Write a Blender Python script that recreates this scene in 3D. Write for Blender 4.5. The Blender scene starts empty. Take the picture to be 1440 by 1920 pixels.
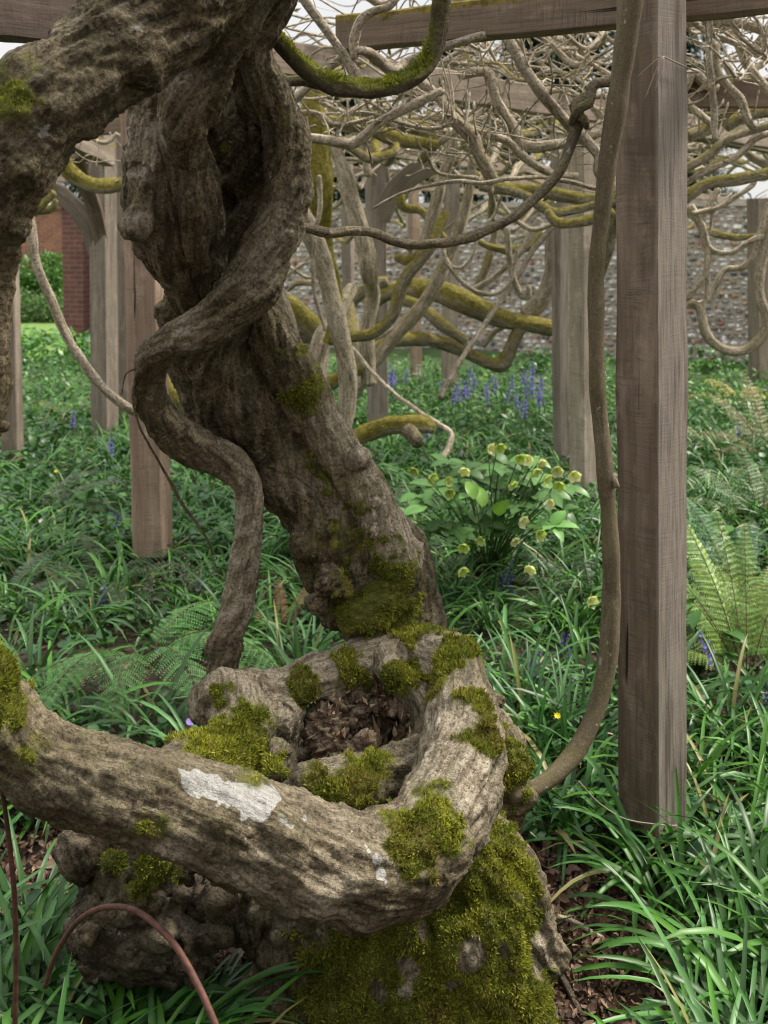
import bpy, math
import numpy as np
from mathutils import Matrix, Vector
rng = np.random.default_rng(7)
sc = bpy.context.scene
R = math.radians
# ------------------------------------------------------------------ camera
F = 2000.0; VC = 549.0; PITCH = R(3.5); CAMZ = 1.7
cd = bpy.data.cameras.new('camera'); cam = bpy.data.objects.new('camera', cd)
sc.collection.objects.link(cam); sc.camera = cam
cam.location = (0, 0, CAMZ); cam.rotation_euler = (math.pi/2 - PITCH, 0, 0)
cd.sensor_width = 36; cd.lens = F/1920*36; cd.shift_y = -(960-VC)/1920
cd.clip_start = .05; cd.clip_end = 900
cd.dof.use_dof = True; cd.dof.focus_distance = 2.25; cd.dof.aperture_fstop = 6.3
# ------------------------------------------------------------------ light
SUN_EL, SUN_AZ = R(52), R(72)          # azimuth clockwise from +Y
w = bpy.data.worlds.new("World"); sc.world = w; w.use_nodes = True
nt = w.node_tree; nt.nodes.clear()
o_ = nt.nodes.new('ShaderNodeOutputWorld'); bg = nt.nodes.new('ShaderNodeBackground')
sky = nt.nodes.new('ShaderNodeTexSky'); sky.sky_type = 'NISHITA'; sky.sun_disc = False
sky.sun_elevation = SUN_EL; sky.sun_rotation = SUN_AZ; sky.dust_density = 3; sky.air_density = 1.2
tc = nt.nodes.new('ShaderNodeTexCoord'); cn = nt.nodes.new('ShaderNodeTexNoise'); cn.inputs['Scale'].default_value = 2.2
cn.inputs['Detail'].default_value = 5
cr = nt.nodes.new('ShaderNodeValToRGB'); cr.color_ramp.elements[0].position = .3; cr.color_ramp.elements[1].position = .6
cr.color_ramp.elements[0].color = (.72,.72,.72,1); cr.color_ramp.elements[1].color = (1,1,1,1)
mx = nt.nodes.new('ShaderNodeMix'); mx.data_type = 'RGBA'
mx.inputs[7].default_value = (9.6, 9.9, 10.4, 1)      # cloud layer over the blue sky
nt.links.new(tc.outputs['Generated'], cn.inputs['Vector']); nt.links.new(cn.outputs['Fac'], cr.inputs['Fac'])
nt.links.new(cr.outputs['Color'], mx.inputs[0]); nt.links.new(sky.outputs[0], mx.inputs[6])
sep = nt.nodes.new('ShaderNodeSeparateXYZ'); nt.links.new(tc.outputs['Generated'], sep.inputs[0])    # an overcast sky is brightest overhead
rm = nt.nodes.new('ShaderNodeMapRange'); rm.inputs['From Min'].default_value = .12; rm.inputs['From Max'].default_value = .95
rm.inputs['To Min'].default_value = .84; rm.inputs['To Max'].default_value = 1.9; nt.links.new(sep.outputs['Z'], rm.inputs['Value'])
ml = nt.nodes.new('ShaderNodeMix'); ml.data_type = 'RGBA'; ml.blend_type = 'MULTIPLY'; ml.inputs[0].default_value = 1; ml.inputs[6].default_value = (11.4, 11.3, 11.1, 1)
nt.links.new(rm.outputs[0], ml.inputs[7]); nt.links.new(ml.outputs[2], mx.inputs[7])
nt.links.new(mx.outputs[2], bg.inputs['Color']); bg.inputs['Strength'].default_value = .07
nt.links.new(bg.outputs[0], o_.inputs[0])
sl = bpy.data.lights.new('sun', 'SUN'); so = bpy.data.objects.new('sun', sl); sc.collection.objects.link(so)
sl.energy = 4.2; sl.angle = R(10); sl.color = (1, .93, .82)
sd = Vector((math.sin(SUN_AZ)*math.cos(SUN_EL), math.cos(SUN_AZ)*math.cos(SUN_EL), math.sin(SUN_EL)))
so.rotation_euler = sd.to_track_quat('Z', 'Y').to_euler(); so.location = (3, -3, 6)
sc.view_settings.view_transform = 'Standard'; sc.view_settings.look = 'None'
sc.view_settings.exposure = 0.46; sc.view_settings.gamma = 1
sc.render.engine = 'CYCLES'; sc.cycles.max_bounces = 6; sc.cycles.transparent_max_bounces = 4
sc.cycles.use_denoising = True; sc.cycles.pixel_filter_type = 'BLACKMAN_HARRIS'; sc.cycles.filter_width = 1.15

# ------------------------------------------------------------------ helpers
cp, sp = math.cos(PITCH), math.sin(PITCH)
def P(u, v, d):
    a = (VC-v)/F
    x = (u-720)/F; y = cp + sp*a; z = -sp + cp*a
    return np.array([x*d/y, d, CAMZ + z*d/y])
def G(u, v, z=0.0):
    a = (VC-v)/F
    d = (CAMZ-z)*(cp+sp*a)/(sp-cp*a)
    return P(u, v, d)
def px(d): return d/F
_c = np.array([[0,0,0],[1,0,0],[0,1,0],[1,1,0],[0,0,1],[1,0,1],[0,1,1],[1,1,1]])
def pn(p, seed=0):
    p = np.asarray(p, float); i = np.floor(p).astype(np.int64); f = p - i
    u = f*f*f*(f*(f*6-15)+10); out = np.zeros(len(p))
    for c in _c:
        q = i + c
        h = (q[:,0]*374761393 + q[:,1]*668265263 + q[:,2]*2147483647 + seed*1013904223) & 0xffffffff
        h = ((h ^ (h >> 13))*1274126177) & 0xffffffff; h = h ^ (h >> 16)
        h = (h*2246822519) & 0xffffffff; h ^= h >> 15
        g1 = (h & 1023)/511.5-1; g2 = ((h >> 10) & 1023)/511.5-1; g3 = ((h >> 20) & 1023)/511.5-1
        d = f - c
        wgt = np.prod(np.where(c == 1, u, 1-u), axis=1)
        out += wgt*(g1*d[:,0]+g2*d[:,1]+g3*d[:,2])
    return out*1.3
def fbm(p, o=3, seed=0, lac=2.1, gain=.5):
    p = np.asarray(p, float); a = 1; t = 0
    for k in range(o):
        t = t + a*pn(p, seed+k*17); a *= gain; p = p*lac
    return t
def ridge(p, o=3, seed=0):
    a = 1; t = 0; p = np.asarray(p, float)
    for k in range(o):
        t = t + a*(1-2.2*np.abs(pn(p, seed+k*31))); a *= .5; p = p*2.05
    return t/1.75
def sstep(a, b, x):
    t = np.clip((x-a)/(b-a), 0, 1); return t*t*(3-2*t)
def nrm(v): return v/np.maximum(np.linalg.norm(v, axis=-1, keepdims=True), 1e-9)

def mk(name, V, F_, mat, parent=None, attrs=None, smooth=True):
    me = bpy.data.meshes.new(name)
    V = np.ascontiguousarray(V, np.float32)
    if not isinstance(F_, (list, tuple)): F_ = [F_]
    F_ = [np.asarray(f, np.int32) for f in F_ if len(f)]
    me.vertices.add(len(V)); me.vertices.foreach_set('co', V.ravel())
    li = np.concatenate([f.ravel() for f in F_]); tot = np.concatenate([np.full(len(f), f.shape[1], np.int32) for f in F_])
    st = np.concatenate([[0], np.cumsum(tot)[:-1]]).astype(np.int32)
    me.loops.add(len(li)); me.loops.foreach_set('vertex_index', li)
    me.polygons.add(len(tot)); me.polygons.foreach_set('loop_start', st); me.polygons.foreach_set('loop_total', tot)
    me.polygons.foreach_set('use_smooth', np.full(len(tot), smooth))
    me.update(calc_edges=True)
    for k, a in (attrs or {}).items():
        a = np.asarray(a, np.float32)
        if a.ndim == 1:
            at = me.attributes.new(k, 'FLOAT', 'POINT'); at.data.foreach_set('value', a)
        else:
            at = me.attributes.new(k, 'FLOAT_VECTOR', 'POINT'); at.data.foreach_set('vector', a.ravel())
    me.materials.append(mat)
    ob = bpy.data.objects.new(name, me); sc.collection.objects.link(ob)
    if parent is not None: ob.parent = parent
    return ob
def tag(o, label=None, cat=None, group=None, kind=None):
    if label: o['label'] = label
    if cat: o['category'] = cat
    if group: o['group'] = group
    if kind: o['kind'] = kind
    return o
def thing(name, label, cat, loc=(0,0,0), group=None):
    e = bpy.data.objects.new(name, None); sc.collection.objects.link(e)
    e.empty_display_size = .1; e['_l'] = 0; del e['_l']
    # children are built in world coordinates, so the empty's offset is undone on them at the end
    e.location = tuple(float(c) for c in loc)
    ROOTS.append(e)
    return tag(e, label, cat, group)
ROOTS = []

# ------------------------------------------------------------------ materials
def mat_new(name):
    m = bpy.data.materials.new(name); m.use_nodes = True
    t = m.node_tree; t.nodes.clear()
    out = t.nodes.new('ShaderNodeOutputMaterial'); b = t.nodes.new('ShaderNodeBsdfPrincipled')
    t.links.new(b.outputs[0], out.inputs[0])
    return m, t, b, out
class NT:
    def __init__(s, t): s.t = t
    def n(s, ty, **kw):
        x = s.t.nodes.new(ty)
        for k, v in kw.items(): setattr(x, k, v)
        return x
    def l(s, a, b): s.t.links.new(a, b)
    def attr(s, name): x = s.n('ShaderNodeAttribute'); x.attribute_name = name; return x
    def noise(s, vec, scale, detail=4, rough=.55, dist=0):
        x = s.n('ShaderNodeTexNoise'); x.inputs['Scale'].default_value = scale; x.inputs['Detail'].default_value = detail
        x.inputs['Roughness'].default_value = rough; x.inputs['Distortion'].default_value = dist
        if vec is not None: s.l(vec, x.inputs['Vector'])
        return x.outputs['Fac']
    def mapping(s, vec, sc_=(1,1,1), loc=(0,0,0)):
        x = s.n('ShaderNodeMapping'); x.inputs['Scale'].default_value = sc_; x.inputs['Location'].default_value = loc
        s.l(vec, x.inputs['Vector']); return x.outputs[0]
    def ramp(s, fac, stops):
        x = s.n('ShaderNodeValToRGB'); e = x.color_ramp.elements
        while len(e) < len(stops): e.new(.5)
        for k, (p, c) in enumerate(stops):
            e[k].position = p; e[k].color = (c[0], c[1], c[2], 1) if isinstance(c, (tuple, list)) else (c, c, c, 1)
        s.l(fac, x.inputs[0]); return x.outputs[0]
    def mix(s, fac, a, b, mode='MIX'):
        x = s.n('ShaderNodeMix', data_type='RGBA', blend_type=mode)
        for i, v in ((0, fac), (6, a), (7, b)):
            if isinstance(v, (int, float)): x.inputs[i].default_value = v
            elif isinstance(v, (tuple, list)): x.inputs[i].default_value = (*v[:3], 1)
            else: s.l(v, x.inputs[i])
        return x.outputs[2]
    def math(s, op, a, b=0, clamp=False):
        x = s.n('ShaderNodeMath', operation=op); x.use_clamp = clamp
        for i, v in ((0, a), (1, b)):
            if isinstance(v, (int, float)): x.inputs[i].default_value = v
            else: s.l(v, x.inputs[i])
        return x.outputs[0]
    def bump(s, h, strength, dist, prev=None):
        x = s.n('ShaderNodeBump'); x.inputs['Strength'].default_value = strength; x.inputs['Distance'].default_value = dist
        s.l(h, x.inputs['Height'])
        if prev is not None: s.l(prev, x.inputs['Normal'])
        return x.outputs[0]

def bark_mat(name, dark, mid, light, red=(.2,.12,.09), fine=1.0, mossc=((.045,.05,.010), (.13,.14,.025), (.27,.25,.06)), pk=1.0):
    m, t, b, out = mat_new(name); N = NT(t)
    g = N.attr('grain').outputs['Vector']
    fib = N.noise(N.mapping(g, (90*fine, 90*fine, 16*fine)), 1, 6, .65, .4)
    fib2 = N.noise(N.mapping(g, (28, 28, 7)), 1, 5, .6, 1.0)
    fib3 = N.noise(N.mapping(g, (260*fine, 260*fine, 55*fine)), 1, 3, .6)
    big = N.noise(g, 5, 4, .6)
    col = N.ramp(fib2, [(.28, dark), (.5, mid), (.74, light)])
    col = N.mix(N.ramp(fib, [(.3, 1.0), (.5, 0.0)]), col, dark)
    col = N.mix(N.ramp(fib3, [(.35, .55), (.6, 0.0)]), col, dark)
    col = N.mix(N.math('MULTIPLY', N.ramp(big, [(.45, 0.0), (.7, 1.0)]), .5), col, red)
    oc = N.n('ShaderNodeTexCoord').outputs['Object']
    spk = N.noise(oc, 150*fine, 4, .75); spk2 = N.noise(oc, 46*fine, 5, .7)
    col = N.mix(N.ramp(spk, [(.40, .7), (.52, 0.0)]), col, dark)
    col = N.mix(N.ramp(spk2, [(.56, 0.0), (.70, .6)]), col, light)
    pale = N.attr('pale').outputs['Fac']
    pc = N.mix(N.ramp(spk, [(.38, .75), (.52, 0.0)]), N.ramp(fib, [(.3, (.12,.095,.07)), (.46, (.40*pk,.335*pk,.235*pk)), (.66, (.68*pk,.60*pk,.47*pk))]), (.12,.09,.065))
    col = N.mix(N.math('MULTIPLY', pale, N.ramp(fib2, [(.3, .7), (.55, 1.0)])), col, pc)
    sp_ = N.ramp(N.noise(oc, 34, 3, .6), [(.67, 0.0), (.70, 1.0)])          # small lichen flecks
    col = N.mix(N.math('MULTIPLY', sp_, .55), col, (.42,.42,.37))
    al = N.ramp(N.noise(g, 9, 4, .65), [(.5, 0.0), (.72, 1.0)])
    col = N.mix(N.math('MULTIPLY', al, .28), col, (.11,.11,.03))            # algae film
    li = N.attr('lichen').outputs['Fac']
    lm = N.ramp(N.math('ADD', li, N.math('MULTIPLY', N.noise(oc, 70, 8, .8), .75)), [(.80, 0.0), (1.0, .88)])
    col = N.mix(lm, col, N.ramp(fib, [(.25, (.27,.26,.235)), (.45, (.50,.49,.465)), (.7, (.66,.655,.63))]))
    mo = N.attr('moss').outputs['Fac']
    mm = N.ramp(N.math('ADD', mo, N.math('MULTIPLY', N.math('SUBTRACT', N.noise(g, 60, 4, .7), .5), .7)), [(.14, 0.0), (.42, .45), (.62, 1.0)])
    mc = N.ramp(N.noise(g, 40, 4, .7), [(.3, mossc[0]), (.5, mossc[1]), (.7, mossc[2])])
    col = N.mix(mm, col, mc)
    N.l(col, b.inputs['Base Color'])
    b.inputs['Roughness'].default_value = .85; b.inputs['Specular IOR Level'].default_value = .25
    h = N.math('ADD', N.math('MULTIPLY', fib, 1.0), N.math('MULTIPLY', fib3, .35))
    bn = N.bump(fib2, .9, .016, None); bn = N.bump(spk2, .9, .012, bn); bn = N.bump(N.math('ADD', h, spk), 1.0, .006, bn)
    N.l(bn, b.inputs['Normal'])
    return m
M = {}
M['bark'] = bark_mat('bark', (.018,.014,.007), (.150,.116,.060), (.44,.36,.225), (.155,.118,.062))
M['bark_smooth'] = bark_mat('smooth_bark', (.075,.058,.036), (.125,.098,.060), (.20,.165,.11), (.14,.10,.06), 1.6)
for nd in M['bark_smooth'].node_tree.nodes:
    if nd.type == 'BUMP': nd.inputs['Strength'].default_value *= .3
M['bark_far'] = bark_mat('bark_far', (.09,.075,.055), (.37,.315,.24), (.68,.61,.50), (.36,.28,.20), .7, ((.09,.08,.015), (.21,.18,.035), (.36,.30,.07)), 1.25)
M['bark_dark'] = bark_mat('bark_dark', (.018,.014,.009), (.095,.073,.044), (.24,.19,.125), (.12,.084,.052))

def wood_mat(name, c1, c2, c3):
    m, t, b, out = mat_new(name); N = NT(t)
    g = N.attr('grain').outputs['Vector']
    gr = N.noise(N.mapping(g, (95, 95, 5)), 1, 6, .65, .5)
    gr2 = N.noise(N.mapping(g, (9, 9, .8)), 1, 4, .6, .6)
    gw = N.n('ShaderNodeVectorMath', operation='ADD'); N.l(g, gw.inputs[0]); nn_ = N.n('ShaderNodeTexNoise'); nn_.inputs['Scale'].default_value = 5; N.l(g, nn_.inputs['Vector'])
    cm_ = N.n('ShaderNodeCombineXYZ'); N.l(N.math('MULTIPLY', nn_.outputs['Fac'], .05), cm_.inputs['Z']); N.l(cm_.outputs[0], gw.inputs[1])
    saw = N.noise(N.mapping(gw.outputs[0], (7, 7, 230)), 1, 3, .6, .2)                # saw marks across the grain
    sawm = N.noise(N.mapping(g, (14, 14, 9)), 1, 4, .65)
    col = N.ramp(gr2, [(.3, c1), (.52, c2), (.72, c3)])
    col = N.mix(N.ramp(gr, [(.3, .55), (.5, 0.0)]), col, tuple(x*.5 for x in c1))
    blot = N.noise(N.mapping(g, (13, 13, 6)), 1, 5, .7); col = N.mix(N.ramp(blot, [(.54, 0.0), (.72, .5)]), col, tuple(x*1.35 for x in c3))
    col = N.mix(N.math('MULTIPLY', N.ramp(saw, [(.42, 1.0), (.52, 0.0)]), N.ramp(sawm, [(.42, .05), (.62, .65)])), col, tuple(x*.5 for x in c2))
    band = N.noise(N.mapping(g, (1.5, 1.5, 11)), 1, 4, .6)
    col = N.mix(N.ramp(band, [(.66, 0.0), (.78, .3)]), col, tuple(x*.5 for x in c1))
    crack = N.noise(N.mapping(g, (38, 38, 1.1)), 1, 3, .5, .5)
    cm = N.ramp(crack, [(.27, 1.0), (.31, 0.0)])
    col = N.mix(cm, col, (.018,.014,.011))
    sil = N.attr('silver').outputs['Fac']
    col = N.mix(N.math('MULTIPLY', sil, .75), col, N.mix(N.ramp(N.noise(N.mapping(g, (30, 30, 1.6)), 1, 4, .6), [(.36, .8), (.46, 0.0)]), N.ramp(gr, [(.3, (.14,.123,.105)), (.55, (.31,.28,.245)), (.8,(.42,.39,.345))]), (.055,.047,.042)))
    mo = N.attr('moss').outputs['Fac']
    mm = N.ramp(N.math('ADD', mo, N.math('MULTIPLY', N.math('SUBTRACT', N.noise(g, 30, 4, .7), .5), .8)), [(.45, 0.0), (.6, 1.0)])
    col = N.mix(mm, col, N.ramp(N.noise(g, 40, 3, .6), [(.3, (.09,.07,.015)), (.6, (.25,.19,.045))]))
    N.l(col, b.inputs['Base Color']); b.inputs['Roughness'].default_value = .8; b.inputs['Specular IOR Level'].default_value = .25
    bn = N.bump(saw, .35, .002); bn = N.bump(N.math('ADD', gr, N.math('MULTIPLY', cm, -1.2)), .7, .003, bn); N.l(bn, b.inputs['Normal'])
    return m
M['oak'] = wood_mat('weathered_oak', (.098,.068,.048), (.205,.155,.113), (.31,.245,.19))
M['oak_shade_tint'] = wood_mat('shade_tint_oak', (.035,.024,.018), (.075,.052,.04), (.12,.088,.068))  # oak with the shade of the beam's underside put into its colour
M['oak_pale'] = wood_mat('pale_oak', (.27,.22,.17), (.42,.355,.285), (.54,.47,.39))
M['oak_grey'] = wood_mat('grey_oak', (.14,.108,.084), (.26,.208,.163), (.40,.335,.27))
M['oak_pink'] = wood_mat('pinkish_oak', (.20,.135,.098), (.32,.23,.17), (.44,.335,.255))

def leaf_mat(name, trans=.25, rough=.42, spec=.4, soft=False):
    m, t, b, out = mat_new(name); N = NT(t)
    c = N.attr('col').outputs['Color']
    N.l(c, b.inputs['Base Color']); b.inputs['Roughness'].default_value = rough; b.inputs['Specular IOR Level'].default_value = spec
    tr = N.n('ShaderNodeBsdfTranslucent')
    N.l(N.mix(.5, c, N.mix(1.0, c, (1.3,1.5,.6), 'MULTIPLY')), tr.inputs['Color'])
    ms = N.n('ShaderNodeMixShader'); ms.inputs[0].default_value = trans
    N.l(b.outputs[0], ms.inputs[1]); N.l(tr.outputs[0], ms.inputs[2]); N.l(ms.outputs[0], out.inputs[0])
    return m
M['leaf'] = leaf_mat('leaf', .17, .40, .35); M['petal'] = leaf_mat('petal', .35, .5, .2)
M['moss'] = leaf_mat('moss_tuft', .3, .8, .1)
M['dry'] = leaf_mat('dry_leaf', .1, .75, .2)
def plain(name, c, rough=.6, metal=0, vary=.3, scale=30, bump=.3):
    m, t, b, out = mat_new(name); N = NT(t)
    tc_ = N.n('ShaderNodeTexCoord').outputs['Object']
    f = N.noise(tc_, scale, 5, .6)
    N.l(N.ramp(f, [(.3, tuple(x*(1-vary) for x in c)), (.7, tuple(min(1, x*(1+vary)) for x in c))]), b.inputs['Base Color'])
    b.inputs['Roughness'].default_value = rough; b.inputs['Metallic'].default_value = metal
    N.l(N.bump(f, bump, .003), b.inputs['Normal'])
    return m
M['rust'] = plain('rusted_iron', (.115,.05,.035), .75, .2, .5, 60)
M['steel'] = plain('dark_steel_foot', (.02,.018,.017), .7, .3)
M['twine'] = plain('twine', (.30,.25,.19), .8, 0, .2, 200)

def soil():
    m, t, b, out = mat_new('woodland_soil'); N = NT(t)
    tc_ = N.n('ShaderNodeTexCoord').outputs['Object']
    f = N.noise(tc_, 22, 8, .7); g = N.noise(tc_, 3, 4, .6)
    vo = N.n('ShaderNodeTexVoronoi'); vo.inputs['Scale'].default_value = 38; N.l(tc_, vo.inputs['Vector'])
    col = N.ramp(f, [(.3, (.018,.012,.008)), (.5, (.05,.033,.022)), (.72, (.12,.08,.055))])
    far = N.n('ShaderNodeSeparateXYZ'); N.l(tc_, far.inputs[0])
    fm = N.math('MULTIPLY', N.math('SUBTRACT', far.outputs['Y'], 4), .3, True)
    col = N.mix(fm, col, N.ramp(g, [(.35, (.03,.06,.015)), (.65, (.06,.11,.025))]))
    lawn = N.math('MULTIPLY', N.math('MULTIPLY', N.math('SUBTRACT', far.outputs['Y'], 13.4), 2, True), N.math('MULTIPLY', N.math('SUBTRACT', -4.3, far.outputs['X']), 3, True), True)
    col = N.mix(lawn, col, N.ramp(f, [(.3, (.09,.17,.03)), (.7, (.16,.27,.06))]))
    N.l(col, b.inputs['Base Color']); b.inputs['Roughness'].default_value = .95
    N.l(N.bump(f, 1, .02), b.inputs['Normal'])
    return m
M['soil'] = soil()
# ------------------------------------------------------------------ tubes
def spine(ctrl, step=.01, twist=0.0):
    c = np.array(ctrl, float)
    pts = np.vstack([2*c[0]-c[1], c, 2*c[-1]-c[-2]]); out = []
    for i in range(1, len(pts)-2):
        p0, p1, p2, p3 = pts[i-1:i+3]
        n = max(2, int(np.linalg.norm(p2[:3]-p1[:3])/step))
        t = np.linspace(0, 1, n, endpoint=False)[:,None]
        out.append(.5*((2*p1)+(-p0+p2)*t+(2*p0-5*p1+4*p2-p3)*t**2+(-p0+3*p1-3*p2+p3)*t**3))
    out.append(c[-1:]); q = np.vstack(out)
    p = q[:,:3]; r = np.maximum(q[:,3], .0005)
    T = nrm(np.gradient(p, axis=0)); s = np.concatenate([[0], np.cumsum(np.linalg.norm(np.diff(p, axis=0), axis=1))])
    a = np.array([0,0,1.]) if abs(T[0,2]) < .9 else np.array([1.,0,0])
    n0 = nrm(np.cross(T[0], a)); Nn = [n0]
    for i in range(1, len(p)):
        n1 = Nn[-1]-T[i]*np.dot(Nn[-1], T[i]); Nn.append(n1/np.linalg.norm(n1))
    Nn = np.array(Nn); B = np.cross(T, Nn)
    if twist:
        an = (s*twist)[:,None]; Nn, B = Nn*np.cos(an)+B*np.sin(an), -Nn*np.sin(an)+B*np.cos(an)
    return dict(p=p, r=r, T=T, N=Nn, B=B, s=s)
def PR(seq):            # (u, v, depth, radius in pixels) -> world control points
    return [(*P(u, v, d), r*px(d)) for u, v, d, r in seq]
def tube_arrays(sp_, sides, lump=.1, seed=0, ends=True):
    p, r = sp_['p'], sp_['r']; n = len(p)
    th = np.linspace(0, 2*np.pi, sides, endpoint=False)
    ct, st = np.cos(th), np.sin(th)
    dirs = sp_['N'][:,None,:]*ct[None,:,None] + sp_['B'][:,None,:]*st[None,:,None]
    rr = np.repeat(r[:,None], sides, 1)
    if lump:
        q = np.stack([np.broadcast_to(ct*1.1, (n, sides)), np.broadcast_to(st*1.1, (n, sides)), np.repeat((sp_['s']/np.maximum(r.mean(), .002)*.22)[:,None], sides, 1)], -1).reshape(-1, 3)
        rr = rr*(1+lump*fbm(q+seed*7.3, 2, seed).reshape(n, sides))
    V = p[:,None,:]+dirs*rr[...,None]
    g = np.stack([rr*ct, rr*st, np.repeat(sp_['s'][:,None], sides, 1)], -1)+seed*1.37
    i = np.arange(n-1)[:,None]*sides; j = np.arange(sides)[None,:]; j2 = (j+1) % sides
    Q = np.stack([i+j, i+j2, i+sides+j2, i+sides+j], -1).reshape(-1, 4)
    V = V.reshape(-1, 3); g = g.reshape(-1, 3); fs = [Q]
    if ends:
        V = np.vstack([V, p[:1]-sp_['T'][:1]*r[0]*.4, p[-1:]+sp_['T'][-1:]*r[-1]*.4]); g = np.vstack([g, g[:1], g[-1:]])
        a = n*sides; jj = np.arange(sides); k2 = (jj+1) % sides
        fs.append(np.vstack([np.stack([k2, jj, np.full(sides, a)], -1), np.stack([(n-1)*sides+jj, (n-1)*sides+k2, np.full(sides, a+1)], -1)]))
    return V, fs, g
class Acc:
    def __init__(s): s.V=[]; s.Q=[]; s.T=[]; s.A={}; s.n=0
    def add(s, V, fs, **at):
        if not isinstance(fs, (list, tuple)): fs = [fs]
        for f in fs:
            f = np.asarray(f)
            if len(f): (s.Q if f.shape[1] == 4 else s.T).append(f+s.n)
        s.V.append(V); s.n += len(V)
        for k, a in at.items():
            a = np.asarray(a, float)
            if a.ndim == 0: a = np.full(len(V), float(a))
            s.A.setdefault(k, []).append(a)
    def build(s, name, mat, parent=None, smooth=True):
        if not s.V: return None
        fs = []
        if s.Q: fs.append(np.vstack(s.Q))
        if s.T: fs.append(np.vstack(s.T))
        return mk(name, np.vstack(s.V), fs, mat, parent, {k: np.concatenate(a) for k, a in s.A.items()}, smooth)
def branch_into(acc, ctrl, sides=8, moss=0., pale=.3, step=None, seed=None, lump=.16, mossbias=.0, jit=0):
    seed = int(rng.integers(1e4)) if seed is None else seed
    rm = np.mean([c[3] for c in ctrl])
    s_ = spine(ctrl, step or max(.012, rm*1.2))
    if jit:
        q = s_['s'][:,None]/(rm*9+.02)
        off = np.stack([pn(np.hstack([q, q*0+seed, q*0+k*9.1]), seed+k) for k in range(3)], -1)
        s_['p'] = s_['p']+off*rm*jit
        e = 1+.16*pn(np.hstack([s_['s'][:,None]/(rm*4+.01), q*0+seed, q*0]), seed+9); s_['r'] = s_['r']*e
    V, fs, g = tube_arrays(s_, sides, lump, seed)
    nz = nrm(V-np.repeat(np.vstack([s_['p']]), sides, 0)[:len(V)] if len(V) == len(s_['p'])*sides else V-np.vstack([np.repeat(s_['p'], sides, 0), s_['p'][:1], s_['p'][-1:]]))[:,2]
    mo = np.clip(moss*(.45+.75*nz)+.35*moss*fbm(V*9, 2, 5)+mossbias, 0, 1)
    acc.add(V, fs, grain=g, moss=mo, pale=np.full(len(V), pale), lichen=np.clip(.3*fbm(V*7+3, 2, 8)+.1, 0, .6))
    return s_

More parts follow.
